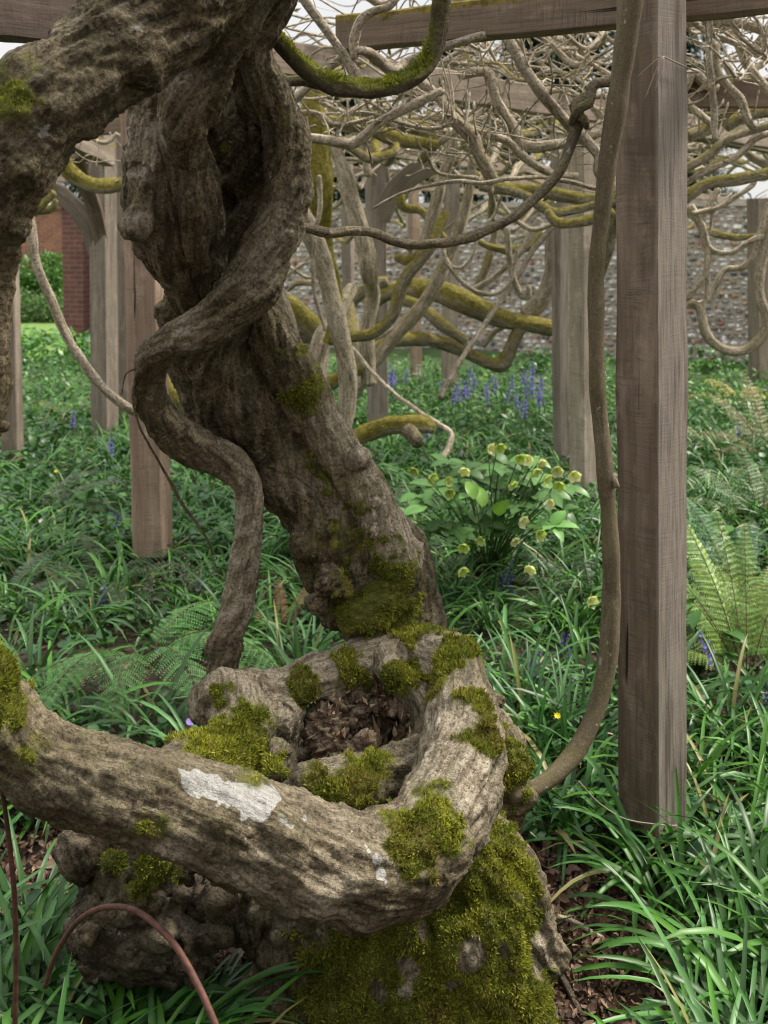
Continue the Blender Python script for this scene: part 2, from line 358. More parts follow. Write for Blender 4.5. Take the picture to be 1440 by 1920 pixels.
# ------------------------------------------------------------------ sculpted body (voxel union + grain displacement)
def ico(sub=2):
    import bmesh
    bm = bmesh.new(); bmesh.ops.create_icosphere(bm, subdivisions=sub, radius=1)
    V = np.array([v.co[:] for v in bm.verts]); Fc = np.array([[v.index for v in f.verts] for f in bm.faces]); bm.free()
    return V, Fc
ICO2 = ico(2); ICO3 = ico(3); ICO1 = ico(1)
def sculpt(name, chains, balls, voxel, parent, mat, moss=(), pale=(), lichen=(), smooth=4, amp=1.0, flute=1.0, twist=4.0,
           mossup=.0, mossbase=-.35, seed=1, palebase=.15, fibre=1.0, notmoss=(), qbs=1.0, crag=0.0, dents=()):
    acc = Acc(); sp_all = []
    for ch in chains:
        s_ = spine(ch, .012, twist); V, fs, g = tube_arrays(s_, 28, .06, seed+len(sp_all)); acc.add(V, fs); sp_all.append(s_)
    for (c, r, sc_) in balls:
        V, f = ICO3; d = 1+.30*fbm(V*1.2+np.array(c)*5, 2, 3)
        acc.add(V*d[:,None]*r*np.array(sc_)+np.array(c), [f])
    tmp = acc.build('tmp', mat)
    md = tmp.modifiers.new('r', 'REMESH'); md.mode = 'VOXEL'; md.voxel_size = voxel
    dg = bpy.context.evaluated_depsgraph_get(); me = bpy.data.meshes.new_from_object(tmp.evaluated_get(dg))
    n = len(me.vertices); V = np.empty(n*3, np.float32); me.vertices.foreach_get('co', V); V = V.reshape(-1, 3).astype(float)
    ne = len(me.edges); E = np.empty(ne*2, np.int32); me.edges.foreach_get('vertices', E); E = E.reshape(-1, 2)
    npol = len(me.polygons); tot = np.empty(npol, np.int32); me.polygons.foreach_get('loop_total', tot)
    li = np.empty(len(me.loops), np.int32); me.loops.foreach_get('vertex_index', li)
    assert (tot == 4).all(); Q = li.reshape(-1, 4)
    bpy.data.objects.remove(tmp); bpy.data.meshes.remove(me)
    deg = np.bincount(E.ravel(), minlength=n).astype(float)[:,None]
    def lap(X):
        out = np.zeros_like(X)
        for k in range(X.shape[1]):
            out[:,k] = np.bincount(E[:,0], X[E[:,1],k], n)+np.bincount(E[:,1], X[E[:,0],k], n)
        return out/np.maximum(deg, 1)
    def normals(X):
        fn = np.cross(X[Q[:,2]]-X[Q[:,0]], X[Q[:,3]]-X[Q[:,1]]); Nn = np.zeros_like(X)
        for k in range(4):
            for a in range(3): Nn[:,a] += np.bincount(Q[:,k], fn[:,a], n)
        return nrm(Nn)
    for _ in range(smooth): V = V*.4+lap(V)*.6
    # grain coordinates
    SP = np.vstack([s['p'] for s in sp_all]); SR = np.concatenate([s['r'] for s in sp_all]); SN = np.vstack([s['N'] for s in sp_all])
    SB = np.vstack([s['B'] for s in sp_all]); SS = np.concatenate([s['s']+k*3.7 for k, s in enumerate(sp_all)])
    g = np.empty_like(V); rad = np.empty(n)
    for a in range(0, n, 8000):
        d = np.linalg.norm(V[a:a+8000,None,:]-SP[None], axis=2)/SR[None]
        k = d.argmin(1); dv = V[a:a+8000]-SP[k]
        g[a:a+8000,0] = (dv*SN[k]).sum(1); g[a:a+8000,1] = (dv*SB[k]).sum(1); g[a:a+8000,2] = SS[k]; rad[a:a+8000] = SR[k]
    rr = np.clip(rad, .015, .13)
    cam0 = np.array([0, 0, CAMZ])
    vd = V-cam0; vl = np.linalg.norm(vd, axis=1); vn = vd/vl[:,None]
    def snap(zs):
        o = []
        for c, r, st in zs:
            dc = np.array(c)-cam0; L = np.linalg.norm(dc); a = np.arccos(np.clip(vn@(dc/L), -1, 1)); k = np.where(a < .006)[0]
            k = k[np.abs(vl[k]-L) < .13]
            if len(k): q = k[vl[k].argmin()]; o.append((V[q], r*vl[q]/L, st))
            else: o.append((c, r, st))
        return o
    moss, pale, lichen, notmoss = snap(moss), snap(pale), snap(lichen), snap(notmoss)
    zn = .42*fbm(V*13+2, 3, seed+50)+.34*fbm(V*40, 3, seed+51)
    Nn = normals(V)
    gu = g[:,:2]/np.maximum(np.linalg.norm(g[:,:2], axis=1, keepdims=True), 1e-5)     # around the stem
    qa = np.column_stack([gu*1.5, g[:,2]*2.2])
    qb = np.column_stack([g[:,0]*26, g[:,1]*26, g[:,2]*4.5]); qb = qb+.6*np.column_stack([fbm(V*9, 2, seed+60), fbm(V*9+5, 2, seed+61), 0*V[:,0]])
    qc = np.column_stack([g[:,0]*75, g[:,1]*75, g[:,2]*14])
    disp = rr*(.17*flute*ridge(qa, 2, seed)+.15*amp*fbm(V*7, 3, seed+2)) - rr*.12*flute + .0075*amp*fbm(np.column_stack([g[:,:2]*24, g[:,2]*14])+seed, 3, seed+70)
    disp += .0115*qbs*amp*fibre*(ridge(qb, 3, seed+5)-.3) + .0028*fibre*(ridge(qc, 2, seed+9)-.3)
    kn = sstep(.52, .8, pn(V*13+7, seed+11)); disp += rr*.18*kn*amp                       # knobs
    if crag: disp += crag*(ridge(V*38, 3, seed+20)-.4)+crag*1.2*fbm(V*90, 2, seed+22)
    for (c, r, dp) in dents:
        dd = np.linalg.norm(V-np.array(c), axis=1)/r; disp -= dp*np.exp(-dd*dd*1.6)
    V2 = V+Nn*disp[:,None]; N2 = normals(V2)
    mo = np.full(n, mossbase)+mossup*np.clip(N2[:,2], -.3, 1)+.38*fbm(V*11, 3, seed+30)+.15*fbm(V*45, 2, seed+31)
    for (c, r, st) in moss:
        d = np.linalg.norm(V2-np.array(c), axis=1)/r; mo = np.maximum(mo, mo+st*sstep(1.45, .55, d+zn*1.3)*(.7+.3*np.clip(N2[:,2]+.6, 0, 1)))
    mo = np.minimum(mo, 1.05)
    for (c, r, st) in notmoss:
        d = np.linalg.norm(V2-np.array(c), axis=1)/r; mo -= st*sstep(1.2, .5, d+zn)
    mo = np.clip(mo*(.92+.45*fbm(V*26, 3, seed+33)), 0, 1)
    pa = np.full(n, palebase)+.25*np.clip(N2[:,2], 0, 1)+.25*fbm(V*5, 2, seed+40)
    for (c, r, st) in pale:
        d = np.linalg.norm(V2-np.array(c), axis=1)/r; pa += st*sstep(1.3, .4, d+zn)
    li_ = np.clip(.18+.3*fbm(V*6, 2, seed+44), 0, .38)
    for (c, r, st) in lichen:
        d = np.linalg.norm(V2-np.array(c), axis=1)/r; li_ = np.maximum(li_, st*sstep(1.15, .2, d+zn*1.7))
    V2 += N2*(.004*sstep(.4, .7, mo)*(1+.9*fbm(V*70, 2, 3)))[:,None]
    ob = mk(name, V2, Q, mat, parent, dict(grain=g, moss=mo, pale=np.clip(pa, 0, 1), lichen=li_))
    return ob, V2, Q, N2, mo
def tufts(V, Q, N_, mo, dens, parent, L=(.006,.013), seed=3, tint=(1,1,1), name='moss'):
    r = np.random.default_rng(seed)
    fn = np.cross(V[Q[:,2]]-V[Q[:,0]], V[Q[:,3]]-V[Q[:,1]]); ar = np.linalg.norm(fn, axis=1)/2
    fm = mo[Q].mean(1); ctr = V[Q].mean(1)
    wgt = ar*sstep(.34, .80, fm); n = int(wgt.sum()*dens)
    if n < 5: return None
    k = r.choice(len(Q), n, p=wgt/wgt.sum()); a, b = r.random(n), r.random(n)
    q = Q[k]; p = (V[q[:,0]]*(1-a)[:,None]+V[q[:,1]]*a[:,None])*(1-b)[:,None]+(V[q[:,3]]*(1-a)[:,None]+V[q[:,2]]*a[:,None])*b[:,None]
    d = nrm(N_[q].mean(1)+r.normal(0, .55, (n,3))+np.array([0,0,.35])); ln = r.uniform(L[0], L[1], n)*(.35+.75*sstep(.35,.8,fm[k]))*(.7+.6*sstep(-.4,.5,fbm(p*18, 2, 9)))
    side = nrm(np.cross(d, r.normal(0, 1, (n,3)))); wd = ln*r.uniform(.12, .24, n)
    base = p-d*.002
    VV = np.stack([base-side*wd[:,None]*.5, base+side*wd[:,None]*.5, base+d*(ln*.6)[:,None]+side*wd[:,None]*.55, base+d*ln[:,None], base+d*(ln*.6)[:,None]-side*wd[:,None]*.55], 1).reshape(-1, 3)
    i = np.arange(n)[:,None]*5
    f4 = i+np.array([[0,1,2,4]]); f3 = i+np.array([[4,2,3]])
    t = r.random(n); big = np.clip(.5+.7*fbm(p*10, 2, 12), 0, 1)
    c = np.array([.125,.16,.022])[None]*(1-big[:,None])+np.array([.43,.43,.07])[None]*big[:,None]
    brn = sstep(.1, .6, fbm(p*7+9, 2, 15)+.25*fbm(p*40, 2, 16))[:,None]; c = c*(1-brn*.6)+np.array([.26,.19,.07])*brn*.6
    c = c*(.45+1.0*t[:,None]); br = r.random(n) < .07; c[br] = np.array([.30,.22,.10])*(.6+.6*r.random((br.sum(),1)))
    c = c*np.array(tint); c5 = np.repeat(c, 5, 0)
    return tag(mk(name, VV, [f4, f3], M['moss'], parent, dict(col=c5), False), kind='stuff')
# ------------------------------------------------------------------ ground
def gz(x, y):
    p = np.column_stack([np.atleast_1d(x)*.6, np.atleast_1d(y)*.6, np.zeros(np.size(x))])
    return .05*fbm(p, 2, 77)*np.clip(1.5-np.abs(np.atleast_1d(y))/60, 0, 1)
def strip(n, a, b, pw=1.0): return a+(b-a)*np.linspace(0, 1, n)**pw
ys = np.concatenate([strip(60, -3, 0)[:-1], strip(240, 0, 9)[:-1], strip(120, 9, 30)[:-1], strip(40, 30, 320, 2)])
xs = np.concatenate([-strip(25, 8, 260, 2)[::-1][:-1], strip(240, -8, 8)[:-1], strip(25, 8, 260, 2)])
X, Y = np.meshgrid(xs, ys); nx = len(xs); ny = len(ys)
Z = gz(X.ravel(), Y.ravel())+.008*pn(np.column_stack([X.ravel()*9, Y.ravel()*9, 0*X.ravel()]), 4)
ii = (np.arange(ny-1)[:,None]*nx+np.arange(nx-1)[None]).ravel()
tag(mk('ground', np.column_stack([X.ravel(), Y.ravel(), Z]), np.stack([ii, ii+1, ii+nx+1, ii+nx], 1), M['soil']), 'brown leafy soil and grass under the pergola garden', 'ground', kind='structure')

# ------------------------------------------------------------------ the old wisteria in the foreground
WIS = thing('wisteria', 'huge gnarled foreground wisteria, mossy base curled into a hollow ring and stems twisted together', 'wisteria', G(800, 1800))
def B(u, v, d, r, sc_=(1,1,1)): return (P(u, v, d), r*px(d), sc_)
def Z_(u, v, d, r, st=1.0): return (P(u, v, d), r*px(d), st)
limb_low = PR([(-190,1040,1.66,62),(-90,1230,1.69,68),(-20,1350,1.72,76),(60,1420,1.75,76),(200,1470,1.78,88),(400,1537,1.81,94),(600,1618,1.85,98),(720,1630,1.9,98),(815,1560,1.99,98),(862,1430,2.13,80),(868,1330,2.27,68),(845,1250,2.40,56),(770,1225,2.48,46),(680,1240,2.48,42),(590,1275,2.44,42),(510,1296,2.40,42),(440,1302,2.36,50)])
trunk_foot = PR([(690,1010,2.62,84),(722,1100,2.62,92),(745,1190,2.62,88),(760,1300,2.62,96),(770,1480,2.6,120),(770,1640,2.55,140)])
base_col = PR([(815,1500,2.22,80),(800,1600,2.24,130),(790,1700,2.26,165),(800,1800,2.26,195),(805,1930,2.26,245),(810,2020,2.25,275)])
root_r = PR([(860,1600,2.2,80),(925,1650,2.2,88),(970,1725,2.2,72),(1005,1775,2.2,48)])
root_r2 = PR([(860,1700,2.16,110),(930,1830,2.16,95),(975,1950,2.16,90)])
knob_arm = PR([(440,1310,2.34,55),(445,1370,2.28,55),(420,1430,2.2,56),(350,1425,2.12,40),(310,1440,2.05,28)])
side = PR([(905,1330,2.35,30),(935,1420,2.36,50),(940,1500,2.36,52),(925,1600,2.36,55),(930,1700,2.36,50)])
side2 = PR([(930,1500,2.35,45),(975,1495,2.33,30),(1000,1482,2.32,20)])
inner = PR([(560,1478,2.12,38),(640,1475,2.13,52),(740,1450,2.18,46),(800,1420,2.2,50)])
back = PR([(540,1400,2.60,50),(620,1440,2.64,50),(700,1450,2.66,50),(800,1430,2.6,50)])
inner_back = PR([(740,1240,2.45,44),(760,1280,2.42,34),(800,1320,2.36,38),(820,1400,2.3,46),(800,1500,2.3,60)])
leftwall = PR([(560,1330,2.42,36),(520,1400,2.36,40),(520,1500,2.3,46),(545,1620,2.3,46),(600,1760,2.3,62),(650,1900,2.28,80)])
br_ = np.random.default_rng(4)
balls = [B(420,1312,2.35,58), B(392,1330,2.35,34), B(475,1290,2.37,34), B(510,1292,2.39,30), B(545,1300,2.4,28), B(525,1345,2.34,40), B(480,1360,2.3,45),
  B(522,1415,2.2,28), B(522,1450,2.16,20), B(745,1262,2.42,30), B(930,1310,2.3,20), B(1022,1788,2.2,44), B(948,1430,2.33,42), B(640,1478,2.12,60,(1.5,1,.75)),
  B(585,1640,1.83,20), B(590,1100+540,1.82,16), B(880,1290,2.3,40)]
for u, v, r in [(455,1672,32),(495,1700,40),(540,1720,44),(470,1740,26),(600,1745,55),(520,1780,40),(560,1820,38),(510,1850,36),(545,1890,44),(590,1660,50),(500,1815,26),(620,1830,60),(470,1700,22)]:
    balls.append(B(u, v, 2.16+.02*br_.random(), r))
for u, v in zip(br_.uniform(430,590,26), br_.uniform(1665,1900,26)): balls.append(B(u, v, 2.13+.06*br_.random(), br_.uniform(14,30)))
moss_lo = [Z_(430,1400,2.25,95,1.2), Z_(460,1440,2.2,60,1.2), Z_(500,1340,2.3,50,.6), Z_(395,1300,2.3,30,.7), Z_(590,1285,2.4,34,1.3), Z_(660,1245,2.43,38,1.3), Z_(752,1262,2.38,44,1.3),
  Z_(820,1245,2.3,42,1.0), Z_(800,1290,2.3,35,1.0), Z_(890,1310,2.2,38,1.3), Z_(905,1370,2.2,45,1.3), Z_(640,1475,2.07,72,.9), Z_(700,1440,2.1,60,.7), Z_(590,1470,2.07,40,.9), Z_(780,1555,1.88,58,1.1), Z_(850,1570,1.93,50,1.0),
  Z_(830,1480,2.0,60,.6), Z_(800,1590,1.9,40,.8), Z_(940,1440,2.3,70,1.3), Z_(965,1470,2.3,40,1.2), Z_(870,1650,2.1,110,1.3), Z_(930,1720,2.15,90,1.2), Z_(760,1790,2.05,150,1.1), Z_(900,1850,2.05,160,1.15), Z_(760,1900,2.0,150,1.1), Z_(1000,1900,2.1,100,1.2), Z_(985,1700,2.15,60,2.2), Z_(960,1660,2.15,60,2.0), Z_(1000,1740,2.16,36,2.0), Z_(1010,1840,2.12,60,2.0), Z_(1030,1900,2.12,60,2.0), Z_(960,1760,2.1,70,1.2), Z_(600,1800,2.05,60,.6), Z_(620,1900,2.0,90,1.1), Z_(930,1620,2.1,50,1.0), Z_(820,1700,2.1,80,1.0), Z_(650,1850,2.05,90,.8), Z_(780,1690,2.1,80,.8),
  Z_(20,1290,1.7,75,1.3), Z_(-30,1230,1.68,80,1.4), Z_(30,1450,1.68,45,.6), Z_(280,1560,1.7,40,.7), Z_(740,1180,2.55,75,1.3), Z_(690,1150,2.5,50,1.0), Z_(80,1380,1.7,30,.5), Z_(480,1445,1.78,30,.5), Z_(900,1200,2.4,40,.8), Z_(855,1215,2.36,45,1.0)]
nomoss = [Z_(720,1205,2.45,46,1.2), Z_(790,1200,2.45,34,1.0), Z_(620,1245,2.42,26,1.0), Z_(700,1870,2.02,22,1.2), Z_(800,1760,2.05,22,.9), Z_(950,1800,2.08,24,.9), Z_(760,1830,2.0,26,1.3), Z_(755,1870,2.0,20,1.2), Z_(890,1810,2.02,32,1.3), Z_(855,1860,2.02,24,1.3), Z_(1025,1790,2.16,46,1.6), Z_(860,1330,2.2,45,.9), Z_(880,1480,2.05,40,.6)]
pale_lo = [Z_(700,1215,2.4,60,.5), Z_(180,1460,1.7,60,.2), Z_(330,1600,1.75,50,.35), Z_(480,1670,1.78,60,.3), Z_(600,1700,1.8,50,.3), Z_(640,1240,2.42,130,1.1), Z_(440,1290,2.3,100,.9), Z_(540,1290,2.34,80,.95), Z_(850,1320,2.22,95,1.3), Z_(860,1430,2.08,95,1.3), Z_(820,1500,1.98,70,.9), Z_(800,1220,2.42,80,1.1), Z_(760,1590,1.86,50,.5), Z_(1020,1790,2.16,50,.6), Z_(860,1840,2.0,60,.6), Z_(760,1850,2.0,40,.6),
  Z_(450,1660,1.82,60,.3), Z_(640,1700,1.84,70,.25), Z_(300,1590,1.76,60,.25), Z_(640,1440,2.1,60,.5), Z_(880,1250,2.35,50,.3), Z_(560,1700,2.1,120,.35)]
lich_lo = [Z_(350+t*178, 1446+44*min(1,t*1.5)-10*max(0,t-.8)*5, 1.765, 15+26*math.sin(math.pi*min(1,t*.8+.05)), 1.22) for t in np.linspace(0, 1, 17)]+[Z_(692,1572,1.82,9,.9), Z_(702,1590,1.82,10,.9), Z_(713,1612,1.82,8,.85), Z_(670,1550,1.82,12,.9), Z_(684,1558,1.82,12,.9), Z_(735,1660,1.82,9,.85), Z_(580,1500+20,1.77,9,.7), Z_(405,1460,1.76,20,1.1), Z_(545,1540,1.76,20,.95), Z_(482,1548,1.74,14,.95), Z_(700,1570,1.8,20,.85), Z_(712,1600,1.8,18,.85), Z_(728,1640,1.8,18,.8), Z_(765,1635,1.82,12,.9), Z_(470,1580,1.72,11,.95), Z_(520,1585,1.74,10,.95)]
dents = [(P(690,1375,2.46), 66*px(2.4), .16), (P(690,1375,2.56), 60*px(2.5), .12), (P(590,1350,2.42), 45*px(2.4), .05), (P(640,1395,2.45), 50*px(2.4), .06)]
ob, V, Q, N_, mo = sculpt('base', [limb_low, trunk_foot, base_col, root_r, root_r2, knob_arm, side, side2, inner, inner_back, leftwall, back], balls, .0048, WIS, M['bark'],
   moss=moss_lo, pale=pale_lo, lichen=lich_lo, notmoss=nomoss, smooth=6, flute=.45, amp=1.4, qbs=.55, seed=3, mossup=.24, mossbase=-.20, palebase=.14, twist=1.5, dents=dents)
tufts(V, Q, N_, mo, 190000, WIS, seed=5)
# burl mass behind the low limb, left
BUR = thing('root_burl', 'lumpy dark burl mass with a mossy patch, on leaf litter below the low curved limb', 'burl', G(300, 1790))
bb = [B(160,1592,2.15,52), B(230,1640,2.15,58), B(310,1670,2.16,64), B(380,1690,2.16,48), B(250,1740,2.12,90,(1.3,1,.8)), B(180,1740,2.14,50), B(340,1770,2.1,50), B(390,1740,2.12,34), B(365,1720,2.1,26), B(330,1730,2.06,24), B(290,1790,2.12,60,(1.2,1,.7)),
      B(400,1690,2.1,20), B(385,1660,2.12,22), B(250,1690,2.1,60), B(300,1700,2.06,22), B(355,1755,2.05,24), B(205,1790,2.14,45)]
for u, v, d, r_ in [(u0+br_.normal(0,1)*1.0, v0, 2.02+br_.uniform(0,.08), br_.uniform(12,26)) for u0, v0 in zip(br_.uniform(150,410,34), br_.uniform(1610,1830,34))]: bb.append(B(u, v, d, r_))
for u, v in zip(br_.uniform(430,600,30), br_.uniform(1660,1900,30)): pass
o2, V2, Q2, N2, mo2 = sculpt('burl', [PR([(180,1640,2.2,60),(250,1700,2.2,80),(330,1730,2.2,60)])], bb, .005, BUR, M['bark_dark'], moss=[Z_(265,1630,2.05,62,1.3), Z_(215,1600,2.08,36,1.0), Z_(310,1620,2.05,40,1.1)],
   pale=[Z_(300,1760,2.05,80,.12)], smooth=3, flute=.2, amp=1.7, seed=21, palebase=.0, fibre=.7)
tufts(V2, Q2, N2, mo2, 170000, BUR, seed=6, tint=(.8,.85,.8))
# crumbling wood in the hollow
o3, V3, Q3, N3, mo3 = sculpt('rotten_wood', [PR([(612,1330,2.42,24),(618,1370,2.40,30),(640,1415,2.36,22),(720,1436,2.3,14),(780,1425,2.3,20)]), PR([(655,1320,2.45,22),(720,1300,2.47,26),(780,1300,2.44,24)]), PR([(795,1330,2.4,24),(805,1380,2.36,24),(800,1430,2.32,24)]), PR([(675,1430,2.28,10),(690,1395,2.3,12),(684,1385,2.3,6)])],
   [B(640,1330,2.43,22), B(600,1375,2.4,22), B(760,1330,2.42,18), B(660,1350,2.42,20)], .0042, WIS, bark_mat('rotten', (.05,.03,.02), (.27,.18,.12), (.50,.39,.28), (.25,.12,.07), .6), smooth=1, crag=.016, seed=33, palebase=.1, fibre=2.2)
FLAKE_AT = [P(u, v, d) for u, v, d in ((620,1345,2.38),(640,1390,2.34),(600,1370,2.38),(665,1320,2.42),(720,1300,2.43),(775,1300,2.4),(800,1350,2.33),(800,1400,2.3),(630,1330,2.38),(780,1340,2.36))]
# main leaning trunk
tw = 5.0
tr1 = PR([(450,40,2.2,46),(452,150,2.24,54),(470,270,2.28,68),(450,420,2.32,82),(415,520,2.38,84),(395,620,2.45,84),(440,720,2.52,88),(505,810,2.58,84),(560,880,2.62,84),(620,960,2.63,84),(680,1050,2.63,96),(715,1130,2.62,100),(745,1210,2.62,92)])
tr2 = PR([(350,640,2.55,30),(370,690,2.54,56),(430,780,2.55,70),(510,860,2.58,68),(580,950,2.58,56),(600,1020,2.56,52),(625,1090,2.56,48),(650,1160,2.55,40)])
tr3 = PR([(470,560,2.42,40),(500,620,2.45,48),(545,700,2.47,48),(590,780,2.52,46),(650,870,2.56,42),(700,960,2.56,44),(735,1030,2.54,50),(750,1090,2.54,44),(700,1130,2.52,44),(650,1160,2.5,34)])
tr4 = PR([(530,230,2.32,14),(535,300,2.33,16),(535,380,2.35,18),(500,480,2.38,30),(470,560,2.42,34)])
lf = PR([(300,150,2.08,30),(290,220,2.12,52),(300,320,2.14,60),(315,420,2.18,56),(340,500,2.24,42),(375,590,2.32,26),(400,650,2.4,24)])
lf2 = PR([(270,330,2.1,30),(262,400,2.1,22),(258,425,2.09,22)])
lf3 = PR([(330,260,2.1,40),(360,360,2.14,50),(375,450,2.2,48),(390,540,2.3,40)])
lf4 = PR([(262,290,2.14,30),(270,430,2.2,24),(320,530,2.28,18),(345,585,2.32,13)])
s4 = PR([(500,-90,2.0,66),(448,0,1.98,56),(400,95,1.99,54),(355,190,2.02,52),(340,240,2.05,38),(352,300,2.1,32),(375,380,2.14,28)])
knotw = PR([(550,-110,1.98,58),(498,0,2.05,48),(462,80,2.1,44),(470,150,2.16,40),(510,220,2.22,30)])
tb = [B(255,425,2.09,24), B(262,415,2.08,16), B(345,235,2.02,40), B(395,235,2.14,30), B(420,270,2.2,40), B(770,1040,2.54,30), B(700,945,2.48,14), B(695,1000,2.46,13), B(608,995,2.5,16), B(612,1090,2.46,24), B(640,1110,2.45,20), B(600,1125,2.46,20), B(612,1070,2.46,14), B(675,860,2.5,20), B(570,1020,2.5,30), B(440,760,2.5,30)]
moss_up = [Z_(330,620,2.15,40,.45), Z_(500,600,2.36,36,.5), Z_(560,700,2.42,60,.65), Z_(600,760,2.44,50,.55), Z_(540,870,2.55,50,.45), Z_(590,930,2.5,50,.6), Z_(650,1020,2.48,50,.7), Z_(720,1080,2.5,60,.6), Z_(480,640,2.36,40,.35), Z_(535,330,2.18,22,.4), Z_(300,180,2.03,24,.5), Z_(700,1090,2.5,80,1.1), Z_(680,1150,2.5,70,1.1), Z_(760,1170,2.5,60,1.2), Z_(620,870,2.5,40,.7), Z_(640,930,2.5,45,.75), Z_(560,780,2.45,40,.5), Z_(520,200,2.15,36,.9), Z_(545,250,2.25,26,1.0), Z_(500,150,2.1,30,.9), Z_(410,270,2.15,28,.9), Z_(268,180,2.02,24,.8), Z_(415,290,2.13,18,.9),
           Z_(600,980,2.48,45,.5), Z_(540,640,2.4,35,.5), Z_(590,720,2.45,30,.5), Z_(492,90,2.02,24,.7), Z_(740,1130,2.5,60,.6)]
pale_up = [Z_(560,800,2.47,40,.5), Z_(660,880,2.52,75,1.5), Z_(690,960,2.52,75,1.4), Z_(740,1040,2.52,75,1.6), Z_(620,820,2.5,60,1.4), Z_(580,770,2.48,45,1.0), Z_(560,900,2.56,50,.6), Z_(255,230,2.08,60,.6), Z_(250,300,2.08,50,.6), Z_(350,170,1.97,40,.4), Z_(350,200,1.97,40,.3), Z_(600,820,2.45,60,.6), Z_(660,900,2.48,70,.7), Z_(640,960,2.46,50,.6), Z_(720,1020,2.46,60,.65), Z_(760,1050,2.48,50,.7), Z_(700,1000,2.46,50,.6), Z_(260,250,2.0,60,.45), Z_(260,400,2.02,40,.4), Z_(590,780,2.45,45,.6), Z_(350,180,1.95,50,.3)]
ob, V, Q, N_, mo = sculpt('trunk', [tr1, tr2, tr3, tr4, lf, lf2, lf3, lf4, s4, knotw], tb, .0052, WIS, M['bark'], moss=moss_up, pale=pale_up, smooth=7, flute=.85, amp=1.1, seed=8, twist=tw, palebase=.08, mossup=.18, mossbase=-.30,
   lichen=[Z_(258,270,2.1,40,.45), Z_(262,340,2.1,30,.42)], dents=[(P(310,345,2.05), 24*px(2.05), .04), (P(395,470,2.2), 26*px(2.2), .06), (P(420,380,2.22), 26*px(2.2), .05), (P(500,280,2.2), 20*px(2.2), .04), (P(600,1150,2.5),24*px(2.5),.04)])
tufts(V, Q, N_, mo, 150000, WIS, seed=9, L=(.004,.009))
# twining stem
twn = PR([(478,50,2.08,28),(488,130,2.1,34),(522,205,2.14,38),(540,290,2.16,40),(532,380,2.17,44),(500,470,2.18,48),(455,550,2.18,48),(390,610,2.18,42),(320,640,2.2,33),(285,685,2.26,28),(283,745,2.3,30),(320,805,2.34,33),(380,845,2.38,33),(440,875,2.42,32),(465,915,2.45,27),(468,985,2.46,26),(458,1060,2.46,27),(448,1130,2.46,30),(425,1190,2.46,31),(418,1245,2.46,27),(410,1310,2.46,24)])
ob, V, Q, N_, mo = sculpt('twining_stem', [twn], [B(448,1120,2.46,24), B(528,405,2.16,30)], .0045, WIS, M['bark'], moss=[Z_(540,220,2.1,26,.8), Z_(515,150,2.06,26,.8), Z_(340,622,2.16,18,.5), Z_(430,575,2.14,14,.35)],
   pale=[Z_(465,930,2.44,60,.9), Z_(460,1040,2.44,90,.7), Z_(440,1160,2.44,60,.5), Z_(520,440,2.14,60,.45), Z_(470,530,2.14,60,.35), Z_(330,625,2.17,50,.4)], smooth=4, flute=.5, amp=1.1, seed=14, twist=7, palebase=.10, mossup=.15, mossbase=-.36, fibre=.8)
tufts(V, Q, N_, mo, 120000, WIS, seed=10, L=(.004,.008))
# overhead limb, leaves the frame on the left and comes back as the low limb
ovh = PR([(560,-300,2.0,110),(450,-160,1.93,115),(350,-45,1.84,112),(262,48,1.76,102),(175,122,1.70,93),(90,195,1.65,90),(20,300,1.62,78),(-30,400,1.61,66),(-42,520,1.61,60),(-48,640,1.62,62),(-62,760,1.63,66),(-120,890,1.65,62),(-190,1040,1.66,62)])
ob, V, Q, N_, mo = sculpt('limb', [ovh], [B(16,425,1.6,28), B(2,470,1.6,22), B(70,330,1.63,30), B(110,75,1.68,26), B(250,125,1.70,34), B(8,800,1.62,10)], .0052, WIS, M['bark'], moss=[Z_(10,200,1.6,50,.8), Z_(80,90,1.62,30,.4), Z_(-5,160,1.6,60,.9), Z_(160,20,1.7,30,.6)],
   smooth=5, flute=.5, amp=1.3, seed=18, twist=3, palebase=-.05, mossbase=-.4, lichen=[Z_(248,48,1.66,22,.62), Z_(255,85,1.66,14,.6)], dents=[(P(230,160,1.68), 40*px(1.7), .03)])
tufts(V, Q, N_, mo, 120000, WIS, seed=11, L=(.004,.009))
# smaller stems of the same plant
def stem_part(name, ctrl, sides=20, moss=0, pale=.2, mat='bark', jit=.35, lump=.2, parent=None, label=None, mossbias=0, tuftd=0, seed=None):
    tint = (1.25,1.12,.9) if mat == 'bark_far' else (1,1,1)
    a = Acc(); s_ = branch_into(a, ctrl, sides, moss, pale, step=.012, jit=jit, lump=lump, mossbias=mossbias, seed=seed)
    o = a.build(name, M[mat], parent or WIS)
    if label: o['label'] = label
    if tuftd:
        Vv = np.vstack(a.V); Qq = np.vstack(a.Q); mm = np.concatenate(a.A['moss'])
        ctr = np.vstack([np.repeat(s_['p'], sides, 0), s_['p'][:1], s_['p'][-1:]])
        t = tufts(Vv, Qq, nrm(Vv-ctr), np.clip(mm, 0, 1), tuftd, parent or WIS, L=(.005,.011), seed=int(abs(Vv.sum())) % 97, tint=tint)
    return o
stem_part('mossy_branch', PR([(478,20,2.1,16),(508,66,2.12,14),(545,105,2.14,15),(590,143,2.17,17),(640,164,2.2,18),(700,170,2.25,17),(760,150,2.3,17),(800,122,2.33,18),(820,75,2.33,17),(826,20,2.32,16),(834,-40,2.3,15)]), 24, 1.0, .1, 'bark_dark', lump=.3, tuftd=150000, label='low branch furred with bright green moss')
stem_part('branch', PR([(480,170,2.2,10),(520,158,2.25,10),(560,152,2.28,10),(600,160,2.3,10),(650,168,2.3,9)]), 14, .5, .0, 'bark_dark')
